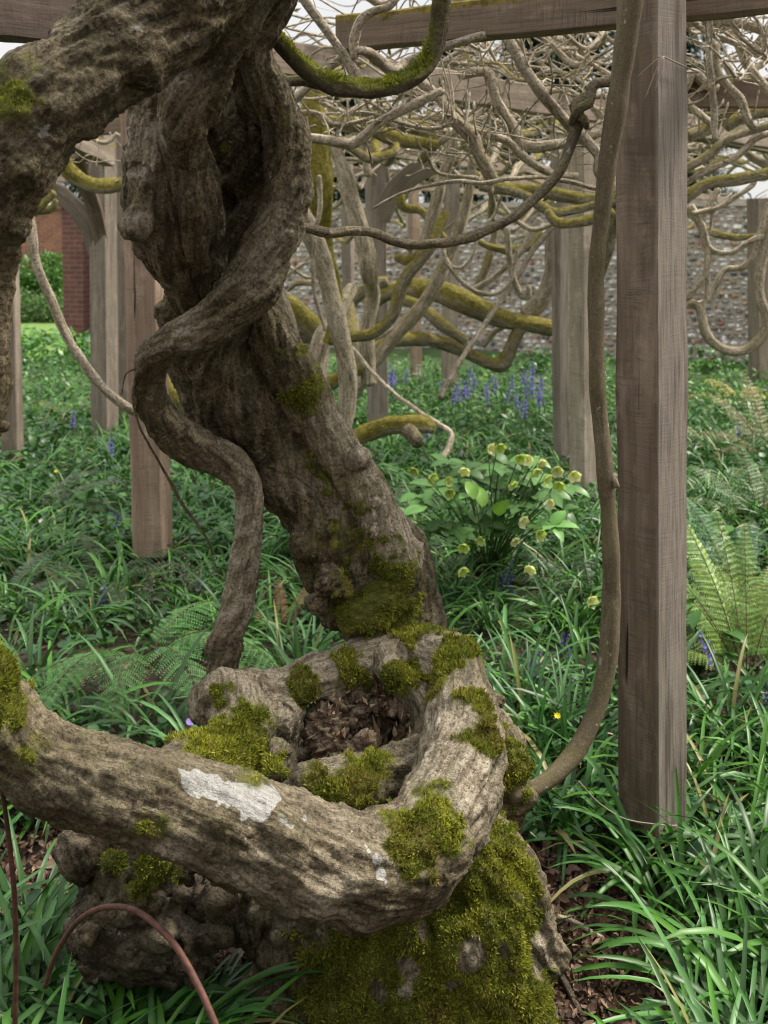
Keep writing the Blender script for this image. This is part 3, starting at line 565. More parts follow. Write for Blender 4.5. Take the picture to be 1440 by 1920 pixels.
stem_part('branch', PR([(540,424,2.3,8),(580,428,2.34,9),(620,437,2.37,9.5),(660,434,2.4,9),(700,438,2.43,9),(745,452,2.46,9),(800,455,2.5,9),(850,452,2.53,9.5),(905,436,2.56,9.5),(960,408,2.6,9.5),(1010,368,2.64,9.5),(1050,318,2.66,9.5),(1074,262,2.67,10),(1085,225,2.67,13),(1078,200,2.66,12),(1090,190,2.65,11),(1104,192,2.64,10),(1108,172,2.64,9),(1118,156,2.64,9.5),(1140,156,2.63,8.5),(1160,140,2.63,8)]), 18, .12, .25, jit=.5, lump=.25)
stem_part('coiled_knot', PR([(1070,232,2.66,6),(1084,205,2.62,8),(1102,196,2.63,9),(1100,180,2.68,8),(1085,190,2.7,8),(1080,215,2.66,9),(1096,222,2.63,7),(1100,240,2.66,5)]), 12, .5, .2, jit=.4)
stem_part('hanging_shoot', PR([(1196,-60,2.62,17),(1182,20,2.62,20),(1172,90,2.62,20),(1160,170,2.62,19),(1147,250,2.62,19),(1136,330,2.62,17),(1127,410,2.62,16),(1120,490,2.61,15),(1117,560,2.6,15),(1119,640,2.58,15),(1121,720,2.56,15),(1126,800,2.55,16),(1134,880,2.53,16),(1141,960,2.52,16),(1145,1040,2.5,16),(1146,1120,2.5,18),(1143,1200,2.48,19),(1132,1280,2.46,18),(1112,1350,2.43,18),(1080,1410,2.4,18),(1035,1457,2.36,18),(990,1483,2.33,17),(950,1490,2.31,20)]), 22, .10, .05, jit=.2, lump=.08, mossbias=.1, mat='bark_smooth', label='long smooth olive brown shoot rising beside the near post')
stem_part('cut_stub', PR([(1128,875,2.54,10),(1146,892,2.52,8),(1156,912,2.5,6)]), 10, 0, .5)
stem_part('twig', PR([(330,640,2.2,4),(290,655,2.22,3),(262,690,2.24,3),(248,740,2.26,2.5),(262,800,2.3,2.5),(300,870,2.36,2.5),(320,905,2.4,3.5),(345,950,2.45,3.5),(382,1000,2.5,2.5),(400,1040,2.55,2)]), 6, 0, .5)
stem_part('twig', PR([(262,690,2.24,2.5),(236,700,2.24,2),(228,740,2.24,1.5)]), 6, 0, .5)
# ------------------------------------------------------------------ timber pergola
def H(u, v, z): return G(u, v, z)
def timber(name, path, wd, ht, mat, parent, up=(0,0,1), silver=0, moss=0, seed=0, silver_face=None, chamf=.006, warp=.004):
    path = np.array(path, float); seg = np.linalg.norm(np.diff(path, axis=0), axis=1); s = np.concatenate([[0], np.cumsum(seg)])
    n = max(4, int(s[-1]/.05)); si = np.linspace(0, s[-1], n); p = np.column_stack([np.interp(si, s, path[:,k]) for k in range(3)])
    T = nrm(np.gradient(p, axis=0)); up = np.array(up, float); S = nrm(np.cross(T, up)); U = np.cross(S, T)
    a, b, c = wd/2, ht/2, chamf
    prof = []
    for (x0, y0, x1, y1) in ((-a+c,-b, a-c,-b), (a,-b+c, a,b-c), (a-c,b, -a+c,b), (-a,b-c, -a,-b+c)):
        for t in (0, .25, .5, .75, 1): prof.append((x0+(x1-x0)*t, y0+(y1-y0)*t))
    prof = np.array(prof); m = len(prof)
    wob = 1+warp/a*np.stack([fbm(np.column_stack([si*3, 0*si+seed, 0*si+k]), 2, seed) for k in range(1)], 1)
    V = p[:,None,:]+S[:,None,:]*(prof[None,:,0]*wob)[...,None]+U[:,None,:]*(prof[None,:,1]*wob)[...,None]
    g = np.stack([np.broadcast_to(prof[None,:,0], (n,m)), np.broadcast_to(prof[None,:,1], (n,m)), np.repeat(si[:,None], m, 1)], -1).reshape(-1,3)+seed*2.17
    V = V.reshape(-1, 3)+.0012*np.stack([fbm(V.reshape(-1,3)*np.array([40,40,9])+k, 2, seed+k) for k in range(3)], -1)
    i = np.arange(n-1)[:,None]*m; j = np.arange(m)[None]; j2 = (j+1) % m
    Qd = np.stack([i+j, i+m+j, i+m+j2, i+j2], -1).reshape(-1, 4)
    V = np.vstack([V, p[:1], p[-1:]]); g = np.vstack([g, g[:1], g[-1:]]); jj = np.arange(m); k2 = (jj+1) % m
    Tr = np.vstack([np.stack([jj, k2, np.full(m, n*m)], -1), np.stack([(n-1)*m+k2, (n-1)*m+jj, np.full(m, n*m+1)], -1)])
    sil = np.full((n, m), float(silver)); 
    if silver_face is not None: sil[:, silver_face*5:silver_face*5+5] = .8
    mo = np.zeros((n, m)); mo[:,10:15] = moss; mo[:,9] = moss*.75; mo[:,15] = moss*.75; mo[:,8] = moss*.45; mo[:,16] = moss*.45
    ob = mk(name, V, [Qd, Tr], M[mat], parent, dict(grain=g, silver=np.concatenate([sil.ravel(), [silver]*2]), moss=np.concatenate([mo.ravel(), [0,0]])), smooth=False)
    return ob
def post(parent, ub, vb, d, size, th, ut, vt, mat='oak', seed=0, silver=0, silver_face=None, foot=True, label=None, z0=None, ztop=None):
    p0 = P(ub, vb, d); p1 = P(ut, vt, d); dirn = (p1-p0)/(p1[2]-p0[2])
    z0 = p0[2] if z0 is None else z0
    a = p0+dirn*(z0-p0[2]); b = p1 if ztop is None else p0+dirn*(ztop-p0[2])
    upv = (math.sin(th), math.cos(th), 0)
    o = timber('post', [a, b], size, size, mat, parent, up=upv, seed=seed, silver=silver, silver_face=silver_face)
    if label: o['label'] = label
    if foot:
        g0 = float(gz(a[0], a[1])[0]); f = timber('post_foot', [(a[0], a[1], g0-.12), (a[0], a[1], a[2]+.003)], size*.8, size*.8, 'steel_w', o, up=upv, seed=seed, chamf=.002)
    return o
M['steel_w'] = M['steel']
ZB = 2.26
pg1 = thing('pergola', 'nearest oak pergola frame, its big square post standing on the right beside the long shoot', 'pergola', G(1222, 1590))
post(pg1, 1223, 1540, 2.80, .1335, R(-39), 1221, -80, 'oak', 3, silver_face=0, label='large square oak post with saw marks, on a dark foot', ztop=2.75)
def beam(parent, pts, ht=.10, wd=.07, mat='oak', moss=.0, seed=0, z=ZB):
    q = [H(u, v, z)+np.array([0,0,ht/2]) for u, v in pts]
    a, b = q[0], q[-1]
    return timber('beam', q, wd, ht, mat, parent, moss=moss, seed=seed)
beam(pg1, [(640,99),(1154,52),(1300,36),(1460,22),(1900,-40)], .115, .07, 'oak', .95, 5)
ot = timber('beam', [P(-160,0,2.5), P(250,48,3.4)], .10, .15, 'oak_shade_tint', pg1, seed=9); ot['label'] = 'beam with painted shade at the top left behind the thick limb'
pg2 = thing('pergola', 'oak pergola bay behind the big post, its long rail sloping down right above the branches', 'pergola', G(1095, 935))
beam(pg2, [(470,135),(800,185),(1060,222),(1150,234),(1330,262),(1460,282)], .135, .07, 'oak_grey', .1, 6)
post(pg2, 1095, 925, 6.5, .13, R(-35), 1093, 235, 'oak_pale', 11, label='pale pinkish post to the left of the long shoot', silver=.0, ztop=2.4)
post(pg2, 1052, 785, 7.4, .088, R(-30), 1049, 400, 'oak_grey', 12, silver=.7, foot=False, z0=-.1, ztop=2.4)
beam(pg2, [(1200,206),(1290,203),(1470,203)], .14, .07, 'oak', .6, 14)
beam(pg2, [(1290,262),(1470,292)], .13, .07, 'oak', .2, 15)
post(pg2, 287, 1036, 5.1, .150, R(8), 262, 150, 'oak_pink', 13, label='reddish post at the left behind the twining stem', ztop=2.38)
pg3 = thing('pergola', 'far oak pergola row in the middle, with one curved brace behind the mossy trunks', 'pergola', G(708, 770))
post(pg3, 708, 752, 8.6, .135, R(-20), 703, 270, 'oak_grey', 21, silver=.5, foot=False, z0=-.1, ztop=ZB)
beam(pg3, [(675,289),(940,322),(1150,345)], .11, .08, 'oak_grey', .2, 22)
timber('brace', [P(712,410,8.58), P(722,385,8.55), P(745,352,8.5), P(775,325,8.4), P(812,306,8.3)], .17, .07, 'oak_grey', pg3, up=(0,1,.1), seed=23, silver=.5)
post(pg3, 842, 725, 10.4, .12, R(-30), 848, 330, 'oak_grey', 24, silver=.3, foot=False, z0=-.1)
post(pg3, 780, 685, 11.8, .10, R(-30), 775, 340, 'oak_pink', 25, foot=False, z0=-.1)
post(pg3, 655, 700, 10.8, .10, R(20), 650, 300, 'oak_grey', 26, foot=False, z0=-.1, silver=.3)
post(pg3, 1424, 690, 11.6, .17, R(-25), 1421, 372, 'oak', 27, foot=False, z0=-.1, silver=.35)
beam(pg3, [(600,330),(900,338),(1180,366),(1480,400)], .10, .08, 'oak', .1, 28)
beam(pg3, [(1290,372),(1480,392)], .12, .08, 'oak', .1, 29)
beam(pg3, [(500,360),(700,352),(1000,372)], .09, .07, 'oak', .1, 30)
pg4 = thing('pergola', 'grey oak pergola corner at the left with arched braces below its mossy top rails', 'pergola', G(200, 730))
post(pg4, 196, 722, 8.4, .155, R(25), 192, 262, 'oak_grey', 31, foot=False, z0=-.1, silver=.3, ztop=2.45)
post(pg4, 234, 705, 9.0, .16, R(15), 230, 190, 'oak_grey', 32, foot=False, z0=-.1, silver=.15, ztop=2.75)
post(pg4, 22, 760, 7.6, .12, R(5), 12, 400, 'oak_grey', 33, foot=False, z0=-.1, ztop=2.3)
beam(pg4, [(62,341),(125,343),(200,343)], .11, .08, 'oak_grey', .1, 34)
timber('beam', [P(120,250,7.6), P(205,292,8.3)], .09, .17, 'oak_grey', pg4, seed=35, moss=.8)
timber('beam', [P(120,238,7.2), P(260,232,7.4)], .09, .13, 'oak', pg4, seed=36, moss=1.0)
timber('brace', [P(78,346,8.25), P(110,360,8.28), P(145,392,8.32), P(170,432,8.36), P(182,475,8.4)], .13, .06, 'oak_grey', pg4, up=(0,1,.1), seed=37, silver=.3)
timber('brace', [P(140,292,7.9), P(160,340,8.1), P(178,395,8.25), P(190,450,8.35), P(194,480,8.4)], .11, .06, 'oak', pg4, up=(0,1,.1), seed=38)
# twine and wire on the near post
def loop_line(name, pts, r, mat, parent=None, sides=6):
    a = Acc(); s_ = spine([(*p, r) for p in pts], .008); V, fs, g = tube_arrays(s_, sides, .1, 3); a.add(V, fs); return a.build(name, M[mat], parent)
def post_pt(u, v, d, out): q = P(u, v, d); return q
pc = P(1223, 900, 2.80); hd = .1335/math.sqrt(2)
def corner(k, z, off=.003):
    a = R(37.5); ang = {'front': -math.pi/2+R(-.0), }.get(k)
    return None
th_ = R(-37.5); e1 = np.array([math.cos(th_), -math.sin(th_), 0.]); e2 = np.array([math.sin(th_), math.cos(th_), 0.])
def pcr(a, b, z): return np.array([pc[0], pc[1], z])+(e1*a+e2*b)*(.0667+.004)
zt = P(1223, 112, 2.72)[2]
tw_ = thing('garden_twine', 'thin garden twine knotted around the big post near its top', 'twine', pcr(-1,-1,zt))
ring = [pcr(-1,1,zt+.010), pcr(-1,-1,zt+.004), pcr(1,-1,zt-.022), pcr(1,1,zt-.01), pcr(-1,1,zt+.010)]
cs = sorted([(p[1], k) for k, p in enumerate(ring[:4])]); 
dense = []
for a_, b_ in zip(ring[:-1], ring[1:]):
    for t in np.linspace(0, 1, 8, endpoint=False): dense.append(a_*(1-t)+b_*t)
dense.append(ring[-1]); loop_line('loop', dense, .0022, 'twine', tw_)
front = min(ring[:4], key=lambda p: p[1])
for dx, dz in ((-.045,-.10), (-.022,-.085), (-.065,-.05)):
    loop_line('loose_end', [front+np.array([0,-.004,0]), front+np.array([dx*.4,-.012,dz*.25]), front+np.array([dx,-.006,dz])], .0013, 'twine', tw_)
wz = P(1223, 1535, 2.74)[2]
wr = thing('wire_loop', 'loose thin wire hanging round the foot of the big post', 'wire', pcr(-1,-1,wz))
loop_line('wire', [P(1085,1465,2.55), P(1120,1503,2.6), P(1160,1530,2.66), P(1190,1540,2.68), P(1225,1545,2.68), P(1260,1548,2.7), P(1292,1545,2.8)], .0018, 'twine', wr)
# ------------------------------------------------------------------ walls
wa, wb = np.array([-4.75, 16.6]), np.array([9.5, 11.6]); WL = np.linalg.norm(wb-wa); wd_ = (wb-wa)/WL; wn = np.array([wd_[1], -wd_[0]]); WH = 1.97
fw = thing('flint_wall', 'long garden wall of knapped flint and pale mortar running behind the pergola', 'wall', (wa[0], wa[1], 0))
def boxmesh(o, ex, ey, ez):
    c = np.array([[x,y,z] for z in (0,1) for y in (0,1) for x in (0,1)], float)
    V = o+c[:,:1]*ex+c[:,1:2]*ey+c[:,2:]*ez
    return V, np.array([[0,2,3,1],[4,5,7,6],[0,1,5,4],[2,6,7,3],[0,4,6,2],[1,3,7,5]])
m, t, b, out = mat_new('lime_mortar'); N = NT(t); tcx = N.n('ShaderNodeTexCoord').outputs['Object']; f = N.noise(tcx, 14, 6, .7)
N.l(N.ramp(f, [(.3, (.36,.31,.275)), (.7, (.60,.54,.49))]), b.inputs['Base Color']); b.inputs['Roughness'].default_value = .95; N.l(N.bump(f, .8, .02), b.inputs['Normal']); M['mortar'] = m
M['stone'] = leaf_mat('flint_stone', 0, .45, .5)
a3 = np.array([wa[0], wa[1], -.3]); ex = np.array([*wd_, 0])*WL; ey = np.array([*(-wn), 0])*.4
V, f_ = boxmesh(a3, ex, ey, np.array([0,0,WH+.3])); mk('wall_core', V, f_, M['mortar'], fw, smooth=False)
V, f_ = boxmesh(a3+np.array([*wn,0])*.04+np.array([0,0,WH+.3]), ex, ey*1.2, np.array([0,0,.07])); mk('coping', V, f_, M['mortar'], fw, smooth=False)
st = Acc(); r2 = np.random.default_rng(11); IV, IF = ICO1
row = .05; z = .02
while z < WH-.03:
    hrow = r2.uniform(.045, .08); x = r2.uniform(0, .1)
    while x < WL:
        wst = r2.uniform(.045, .13); 
        if x+wst < WL:
            c = a3+np.array([*wd_,0])*(x+wst/2)+np.array([0,0,.3+z+hrow/2+r2.uniform(-.018,.018)])+np.array([*wn,0])*.0
            dV = IV*(1+.28*r2.normal(0, 1, (len(IV),1)).clip(-1.2,1.2)*.6); hh = hrow*r2.uniform(.30,.56)
            Vs = c+np.outer(dV[:,0]*wst*.48, [*wd_,0])+np.outer(dV[:,1]*.045, [*wn,0])+np.outer(dV[:,2]*hh, [0,0,1])
            k = r2.random()
            col = np.array([.66,.63,.61]) if k < .26 else np.array([.13,.12,.125]) if k < .36 else np.array([.34,.235,.15]) if k < .46 else np.array([.30,.12,.085]) if k < .50 else np.array([.44,.40,.375]) if k < .82 else np.array([.30,.25,.22])
            st.add(Vs, [IF], col=np.tile(np.minimum(col*1.12*r2.uniform(.7, 1.3), .8), (len(Vs),1)))
        x += wst+r2.uniform(.004, .02)
    z += hrow
st.build('flint_facing', M['stone'], fw, smooth=False)
def brick(name, sx=1):
    m, t, b, out = mat_new(name); N = NT(t); g = N.attr('grain').outputs['Vector']
    br = N.n('ShaderNodeTexBrick'); N.l(g, br.inputs['Vector']); br.inputs['Scale'].default_value = 1
    br.inputs['Brick Width'].default_value = .225; br.inputs['Row Height'].default_value = .075; br.inputs['Mortar Size'].default_value = .006; br.inputs['Mortar Smooth'].default_value = .2
    br.inputs['Color1'].default_value = (.30,.115,.085,1); br.inputs['Color2'].default_value = (.22,.09,.072,1); br.inputs['Mortar'].default_value = (.33,.25,.20,1); br.inputs['Bias'].default_value = -.1
    f = N.noise(g, 3, 6, .7); f2 = N.noise(g, 24, 4, .7)
    c = N.mix(.6, br.outputs['Color'], N.ramp(f, [(.3, (.45,.42,.42)), (.55, (1,1,1)), (.75, (1.25,1.05,.95))]), 'MULTIPLY'); c = N.mix(N.ramp(f2, [(.55, 0.0), (.75, .5)]), c, (.12,.06,.05))
    N.l(c, b.inputs['Base Color']); b.inputs['Roughness'].default_value = .9; N.l(N.bump(br.outputs['Fac'], -.6, .01), b.inputs['Normal']); return m
M['brick'] = brick('brick')
M['brick_dark'] = brick('dark_brick')
for nd in M['brick_dark'].node_tree.nodes:
    if nd.type == 'TEX_BRICK': nd.inputs['Color1'].default_value = (.17,.065,.055,1); nd.inputs['Color2'].default_value = (.12,.05,.045,1); nd.inputs['Mortar'].default_value = (.22,.15,.13,1)
def slab(name, p0, p1, z0, z1, th, mat, parent):
    p0, p1 = np.array(p0, float), np.array(p1, float); d = p1-p0; L = np.linalg.norm(d); d /= L; nn = np.array([d[1], -d[0]])
    V = []; g = []; fs = []
    def face(o, a, la, bb, lb, off=0):
        k = len(V)
        for s_, t_ in ((0,0),(la,0),(la,lb),(0,lb)):
            V.append(o+a*s_+bb*t_); g.append((off+s_, z0+t_, 0))
        fs.append([k,k+1,k+2,k+3])
    a3 = np.array([*d,0]); n3 = np.array([*nn,0]); z3 = np.array([0,0,1.]); o = np.array([*p0,z0]); back = o-n3*th
    face(o, a3, L, z3, z1-z0); face(back+a3*L, -a3, L, z3, z1-z0, .1); face(o+a3*L, -n3, th, z3, z1-z0, .05); face(back, n3, th, z3, z1-z0, .03)
    face(o+z3*(z1-z0), a3, L, -n3, th)
    return mk(name, np.array(V), np.array(fs), mat, parent, dict(grain=np.array(g)), smooth=False)
bw = thing('brick_wall', 'old red brick garden wall at the far left beyond the lawn', 'wall', (-12, 27, 0))
slab('wall', (-22, 25.5), (-4.6, 30.5), -.3, 2.2, .35, M['brick'], bw); slab('coping', (-22, 25.4), (-4.55, 30.42), 2.2, 2.28, .5, M['brick'], bw)
bp = thing('brick_pier', 'dark red brick pier ending the flint wall, left of the grey corner posts', 'pier', (-4.9, 16.4, 0))
slab('pier', (-4.93, 16.35), (-4.6, 16.27), -.3, 2.0, .5, M['brick_dark'], bp); slab('cap', (-4.97, 16.30), (-4.56, 16.22), 2.0, 2.06, .6, M['brick_dark'], bp)
# ------------------------------------------------------------------ leaf generator
def leaves(base, dirn, up, L, W, bend, segs=3, prof='strap', keel=.0, col=None, fold=0, twist=None, basew=None):
    base = np.atleast_2d(base).astype(float); n = len(base); dirn = nrm(np.atleast_2d(dirn).astype(float)*np.ones((n,3))); up = np.atleast_2d(up).astype(float)*np.ones((n,3))
    up = nrm(up-dirn*(up*dirn).sum(1, keepdims=True)); side = np.cross(dirn, up)
    L = np.ones(n)*L; W = np.ones(n)*W; bend = np.ones(n)*bend; b_ = np.where(np.abs(bend) < .02, .02, bend)
    t = np.linspace(0, 1, segs+1)
    a = b_[:,None]*t; ca = np.cos(a); sa = np.sin(a)
    P_ = base[:,None]+dirn[:,None]*(L[:,None]*sa/b_[:,None])[...,None]-up[:,None]*(L[:,None]*(1-ca)/b_[:,None])[...,None]
    U = up[:,None]*ca[...,None]+dirn[:,None]*sa[...,None]
    wv = {'strap': np.minimum(1, .55+1.2*t)*np.sqrt(np.clip(1-t**5, 0, 1))*np.where(t > .99, .05, 1)*np.clip(1.25-.55*t, 0, 1), 'ovate': np.sin(np.pi*np.clip(t**.75*.96+.04, 0, 1))**.8, 'round': np.sqrt(np.clip(1-(2*t-.92)**2/1.17, .0, 1)),
          'pin': np.clip(1-t, .05, 1)**.7*np.minimum(1, .5+3*t), 'lance': np.sin(np.pi*np.clip(t*.94+.05, 0, 1)), 'bell': np.array([.5,.9,1.,.8,1.25][:segs+1]) if segs <= 4 else None}[prof]
    hw = W[:,None]*wv[None]*.5
    S = side[:,None]*np.ones((1,segs+1,1))
    if twist is not None:
        tw = (np.ones(n)*twist)[:,None]*t; S = side[:,None]*np.cos(tw)[...,None]+U*np.sin(tw)[...,None]
    if keel:
        V = np.stack([P_-S*hw[...,None]+U*(hw*keel)[...,None], P_, P_+S*hw[...,None]+U*(hw*keel)[...,None]], 2); m = 3
    else:
        V = np.stack([P_-S*hw[...,None], P_+S*hw[...,None]], 2); m = 2
    k = np.arange(n)[:,None,None]*(segs+1)*m+np.arange(segs)[None,:,None]*m+np.arange(m-1)[None,None,:]
    Qd = np.stack([k, k+1, k+m+1, k+m], -1).reshape(-1, 4)
    c = np.ones((n,3))*np.atleast_2d(col)
    C = np.repeat(c, (segs+1)*m, 0).reshape(n, segs+1, m, 3)
    if keel: C = C.copy(); C[:,:,1] *= 1.18
    return V.reshape(-1, 3), [Qd], C.reshape(-1, 3)
def rdir(az, el): return np.stack([np.cos(el)*np.cos(az), np.cos(el)*np.sin(az), np.sin(el)], -1)
# ------------------------------------------------------------------ trees beyond the wall
def conifer(label, x, y, h, rad, n, seed, col, z0=0):
    t = thing('conifer' if col[2] < .04 else 'tree', label, 'tree', (x, y, 0))
    r = np.random.default_rng(seed); a = Acc(); branch_into(a, [(x,y,-.3,.28),(x+.1,y,h*.5,.2),(x,y,h*.95,.05)], 8, 0, .1); a.build('trunk', M['bark_dark'], t)
    nb = 130; ac = Acc()
    hz = r.uniform(.12, 1, nb)**.9*h; ba = r.uniform(0, 2*np.pi, nb); br = rad*(1.08-hz/h)**.7*r.uniform(.6, 1.15, nb)
    k = r.integers(0, nb, n); tt = r.uniform(.15, 1, n)**.7
    pos = np.stack([x+np.cos(ba[k])*br[k]*tt, y+np.sin(ba[k])*br[k]*tt, hz[k]-.35*br[k]*tt**2+.1], -1)+r.normal(0, .16, (n,3))*np.array([1,1,.7])
    d = rdir(ba[k]+r.normal(0,.6,n), r.normal(-.35,.45,n)); c = np.array(col)*(r.uniform(.5, 1.5, (n,1)))
    V, f, C = leaves(pos, d, (0,0,1), r.uniform(.18,.4,n), r.uniform(.05,.12,n), r.normal(.4,.3,n), 2, 'lance', 0, c)
    ac.add(V, f, col=C); ac.build('crown', M['leaf'], t, False); return t
conifer('dark evergreen tree beyond the wall, seen between the two highest rails', 4.4, 27, 9.5, 3.0, 30000, 1, (.018,.04,.022))
conifer('dark evergreen tree beyond the wall, just left of the big post', 7.6, 29, 9.0, 2.6, 22000, 2, (.02,.045,.024))
conifer('dull green tree beyond the wall, behind the mossy upright trunk', -1.2, 30, 6.2, 2.6, 16000, 3, (.03,.055,.03))
conifer('dull green tree beyond the wall, behind the middle of the branches', 2.0, 33, 7.5, 2.8, 16000, 6, (.03,.06,.035))
conifer('dark hedge tree at the far left beyond the brick wall', -9.5, 36, 7.0, 3.4, 16000, 4, (.03,.055,.02))
conifer('dull green tree far to the right behind the wall', 15.5, 34, 5.6, 3.4, 16000, 5, (.035,.06,.035))
def bush(name, label, x, y, rx, ry, h, n, col, ls, seed, cat='bush'):
    r = np.random.default_rng(seed); t = thing(name, label, cat, (x, y, 0)); ac = Acc()
    bl = np.stack([x+r.normal(0,.45,14)*rx, y+r.normal(0,.45,14)*ry, r.uniform(.25,.75,14)*h], -1); k = r.integers(0, 14, n)
    d = nrm(r.normal(0, 1, (n,3))); pos = bl[k]+d*np.array([rx*.5, ry*.5, h*.3])*r.uniform(.75, 1.05, (n,1)); pos[:,2] = np.maximum(pos[:,2], .02)
    V, f, C = leaves(pos, nrm(d+r.normal(0,.5,(n,3))), r.normal(0,1,(n,3))+np.array([0,0,1.5]), r.uniform(.6,1.3,n)*ls, r.uniform(.5,.9,n)*ls*.6, .5, 2, 'ovate', 0, np.array(col)*r.uniform(.6,1.4,(n,1)))
    ac.add(V, f, col=C); ac.build('foliage', M['leaf'], t, False)
    a = Acc(); branch_into(a, [(x,y,-.05,.03),(x,y,h*.5,.02)], 6); a.build('stem', M['bark_dark'], t)
bush('green_bush', 'bright green rounded bush in front of the red brick wall', -7.3, 21.5, 1.2, .9, 1.15, 9000, (.06,.16,.02), .10, 8)
bush('green_bush', 'low pale green plants edging the lawn below the bright bush', -6.6, 19.3, 1.2, .5, .55, 5000, (.08,.15,.04), .08, 9)
sky_blocker = thing('hedge', 'tall dark hedge added unseen behind the viewer to block low sky light', 'hedge', (0, -5, 0))  # added out of view: blocks low sky light so the trunk gains contrast
V, f_ = boxmesh(np.array([-16., -6.6, -.1]), np.array([32.,0,0]), np.array([0,1.4,0]), np.array([0,0,4.6])); mk('sky_blocker_core', V, f_, M['bark_dark'], sky_blocker, dict(grain=V), smooth=False)
rh = np.random.default_rng(5); nh = 14000; hp_ = np.column_stack([rh.uniform(-16,16,nh), -5.2+rh.normal(0,.08,nh), rh.uniform(0,4.7,nh)]); ac = Acc()
V, f, C = leaves(hp_, nrm(rh.normal(0,.6,(nh,3))+np.array([0,1,.3])), (0,0,1), rh.uniform(.1,.25,nh), rh.uniform(.05,.1,nh), .4, 1, 'lance', 0, np.array([.02,.045,.018])*rh.uniform(.6,1.4,(nh,1)))
ac.add(V, f, col=C); ac.build('foliage', M['leaf'], sky_blocker, False)
# ------------------------------------------------------------------ wisterias further back
def vine(label, u, v, z=0): return thing('wisteria', label, 'wisteria', G(u, v))
def limbs(parent, lst, names='branch', mat='bark_far'):
    for it in lst:
        nm, seq, moss, pale, extra = it[0], it[1], it[2], it[3], (it[4] if len(it) > 4 else {})
        stem_part(nm, PR(seq), extra.get('sides', 12), moss, pale, extra.get('mat', mat), jit=extra.get('jit', .45), lump=.22, parent=parent, mossbias=extra.get('mb', 0), label=extra.get('label'), tuftd=extra.get('tuftd', 0))
d_ = dict
vA = vine('wisteria with a yellow mossy trunk and several leaning pale stems, behind the old twisted trunk', 610, 800)
limbs(vA, [
 ('mossy_trunk', [(590,165,5.6,18),(590,215,5.6,24),(592,280,5.6,26),(598,350,5.6,26),(604,410,5.65,22),(612,470,5.7,17),(622,530,5.75,15),(628,580,5.8,14),(620,640,5.8,14)], 1, .2, d_(mb=.55, sides=22, tuftd=12000, label='upright trunk sheathed in yellow green moss')),
 ('stem', [(540,250,5.3,15),(548,320,5.3,16),(562,390,5.3,17),(585,440,5.35,18),(608,510,5.4,18),(628,580,5.4,18),(645,640,5.4,18),(652,700,5.4,17),(648,770,5.4,16),(632,835,5.4,17),(628,880,5.4,17)], .2, .55, d_(sides=20)),
 ('stem', [(480,480,5.2,15),(510,520,5.25,16),(530,580,5.3,17),(548,640,5.35,17),(562,700,5.4,16),(580,770,5.4,18),(590,850,5.4,18)], .15, .5, d_(sides=18)),
 ('stem', [(660,540,6.2,12),(625,600,6.0,16),(603,640,5.9,19),(592,700,5.85,20),(583,760,5.8,20),(580,830,5.8,22)], .25, .55, d_(sides=18)),
 ('stem', [(625,270,6.5,12),(648,330,6.5,15),(664,390,6.5,17),(680,450,6.5,17),(690,510,6.5,16),(700,560,6.6,14),(690,640,6.6,15),(690,720,6.6,16)], .35, .7, d_(sides=18)),
 ('limb', [(500,560,6.3,12),(540,570,6.3,20),(575,600,6.3,22),(600,625,6.3,18)], .9, .1, d_(mb=.2)),
 ('limb', [(560,630,6.4,14),(600,638,6.4,12),(650,632,6.4,10),(700,625,6.4,11),(735,590,6.4,12),(758,530,6.4,12),(790,485,6.4,12),(812,455,6.4,11),(835,400,6.5,9)], .75, .1, d_(mb=.05)),
 ('limb', [(540,740,6.6,14),(600,725,6.6,15),(650,700,6.6,12),(690,688,6.6,10)], .95, .1, d_(mb=.2)),
 ('branch', [(500,340,5,7),(520,300,5,7),(570,260,5.1,8)], .3, .5),
 ('branch', [(690,330,6.5,8),(680,260,6.5,9),(670,220,6.5,10),(700,200,6.5,9),(735,205,6.5,8)], .2, .7),
 ('branch', [(600,225,5.6,15),(640,228,5.7,14),(690,240,5.8,13),(740,262,5.9,14),(790,268,6.0,12),(820,272,6,9)], 1, .1, d_(mb=.3)),
 ('branch', [(790,300,6.2,9),(812,268,6.1,13),(790,240,6.1,12),(745,232,6.1,11)], 1, .1, d_(mb=.3)),
 ('branch', [(598,330,5.1,5),(600,390,5.1,5),(590,430,5.1,4)], 0, .9),
 ('branch', [(590,450,5.2,3),(586,500,5.2,4),(592,560,5.2,4),(610,620,5.2,3)], 0, .4),
 ('branch', [(540,545,6.5,3),(560,530,6.5,5),(590,532,6.5,5)], .5, .2),
 ('branch', [(520,530,7,3),(560,500,7,3),(580,490,7,2)], 0, 1), ('branch', [(530,490,7,3),(575,520,7,3),(600,510,7,2)], 0, 1),
])
vB = vine('wisteria whose heavy mossy limb runs level across the flint wall above the bluebells', 720, 780)
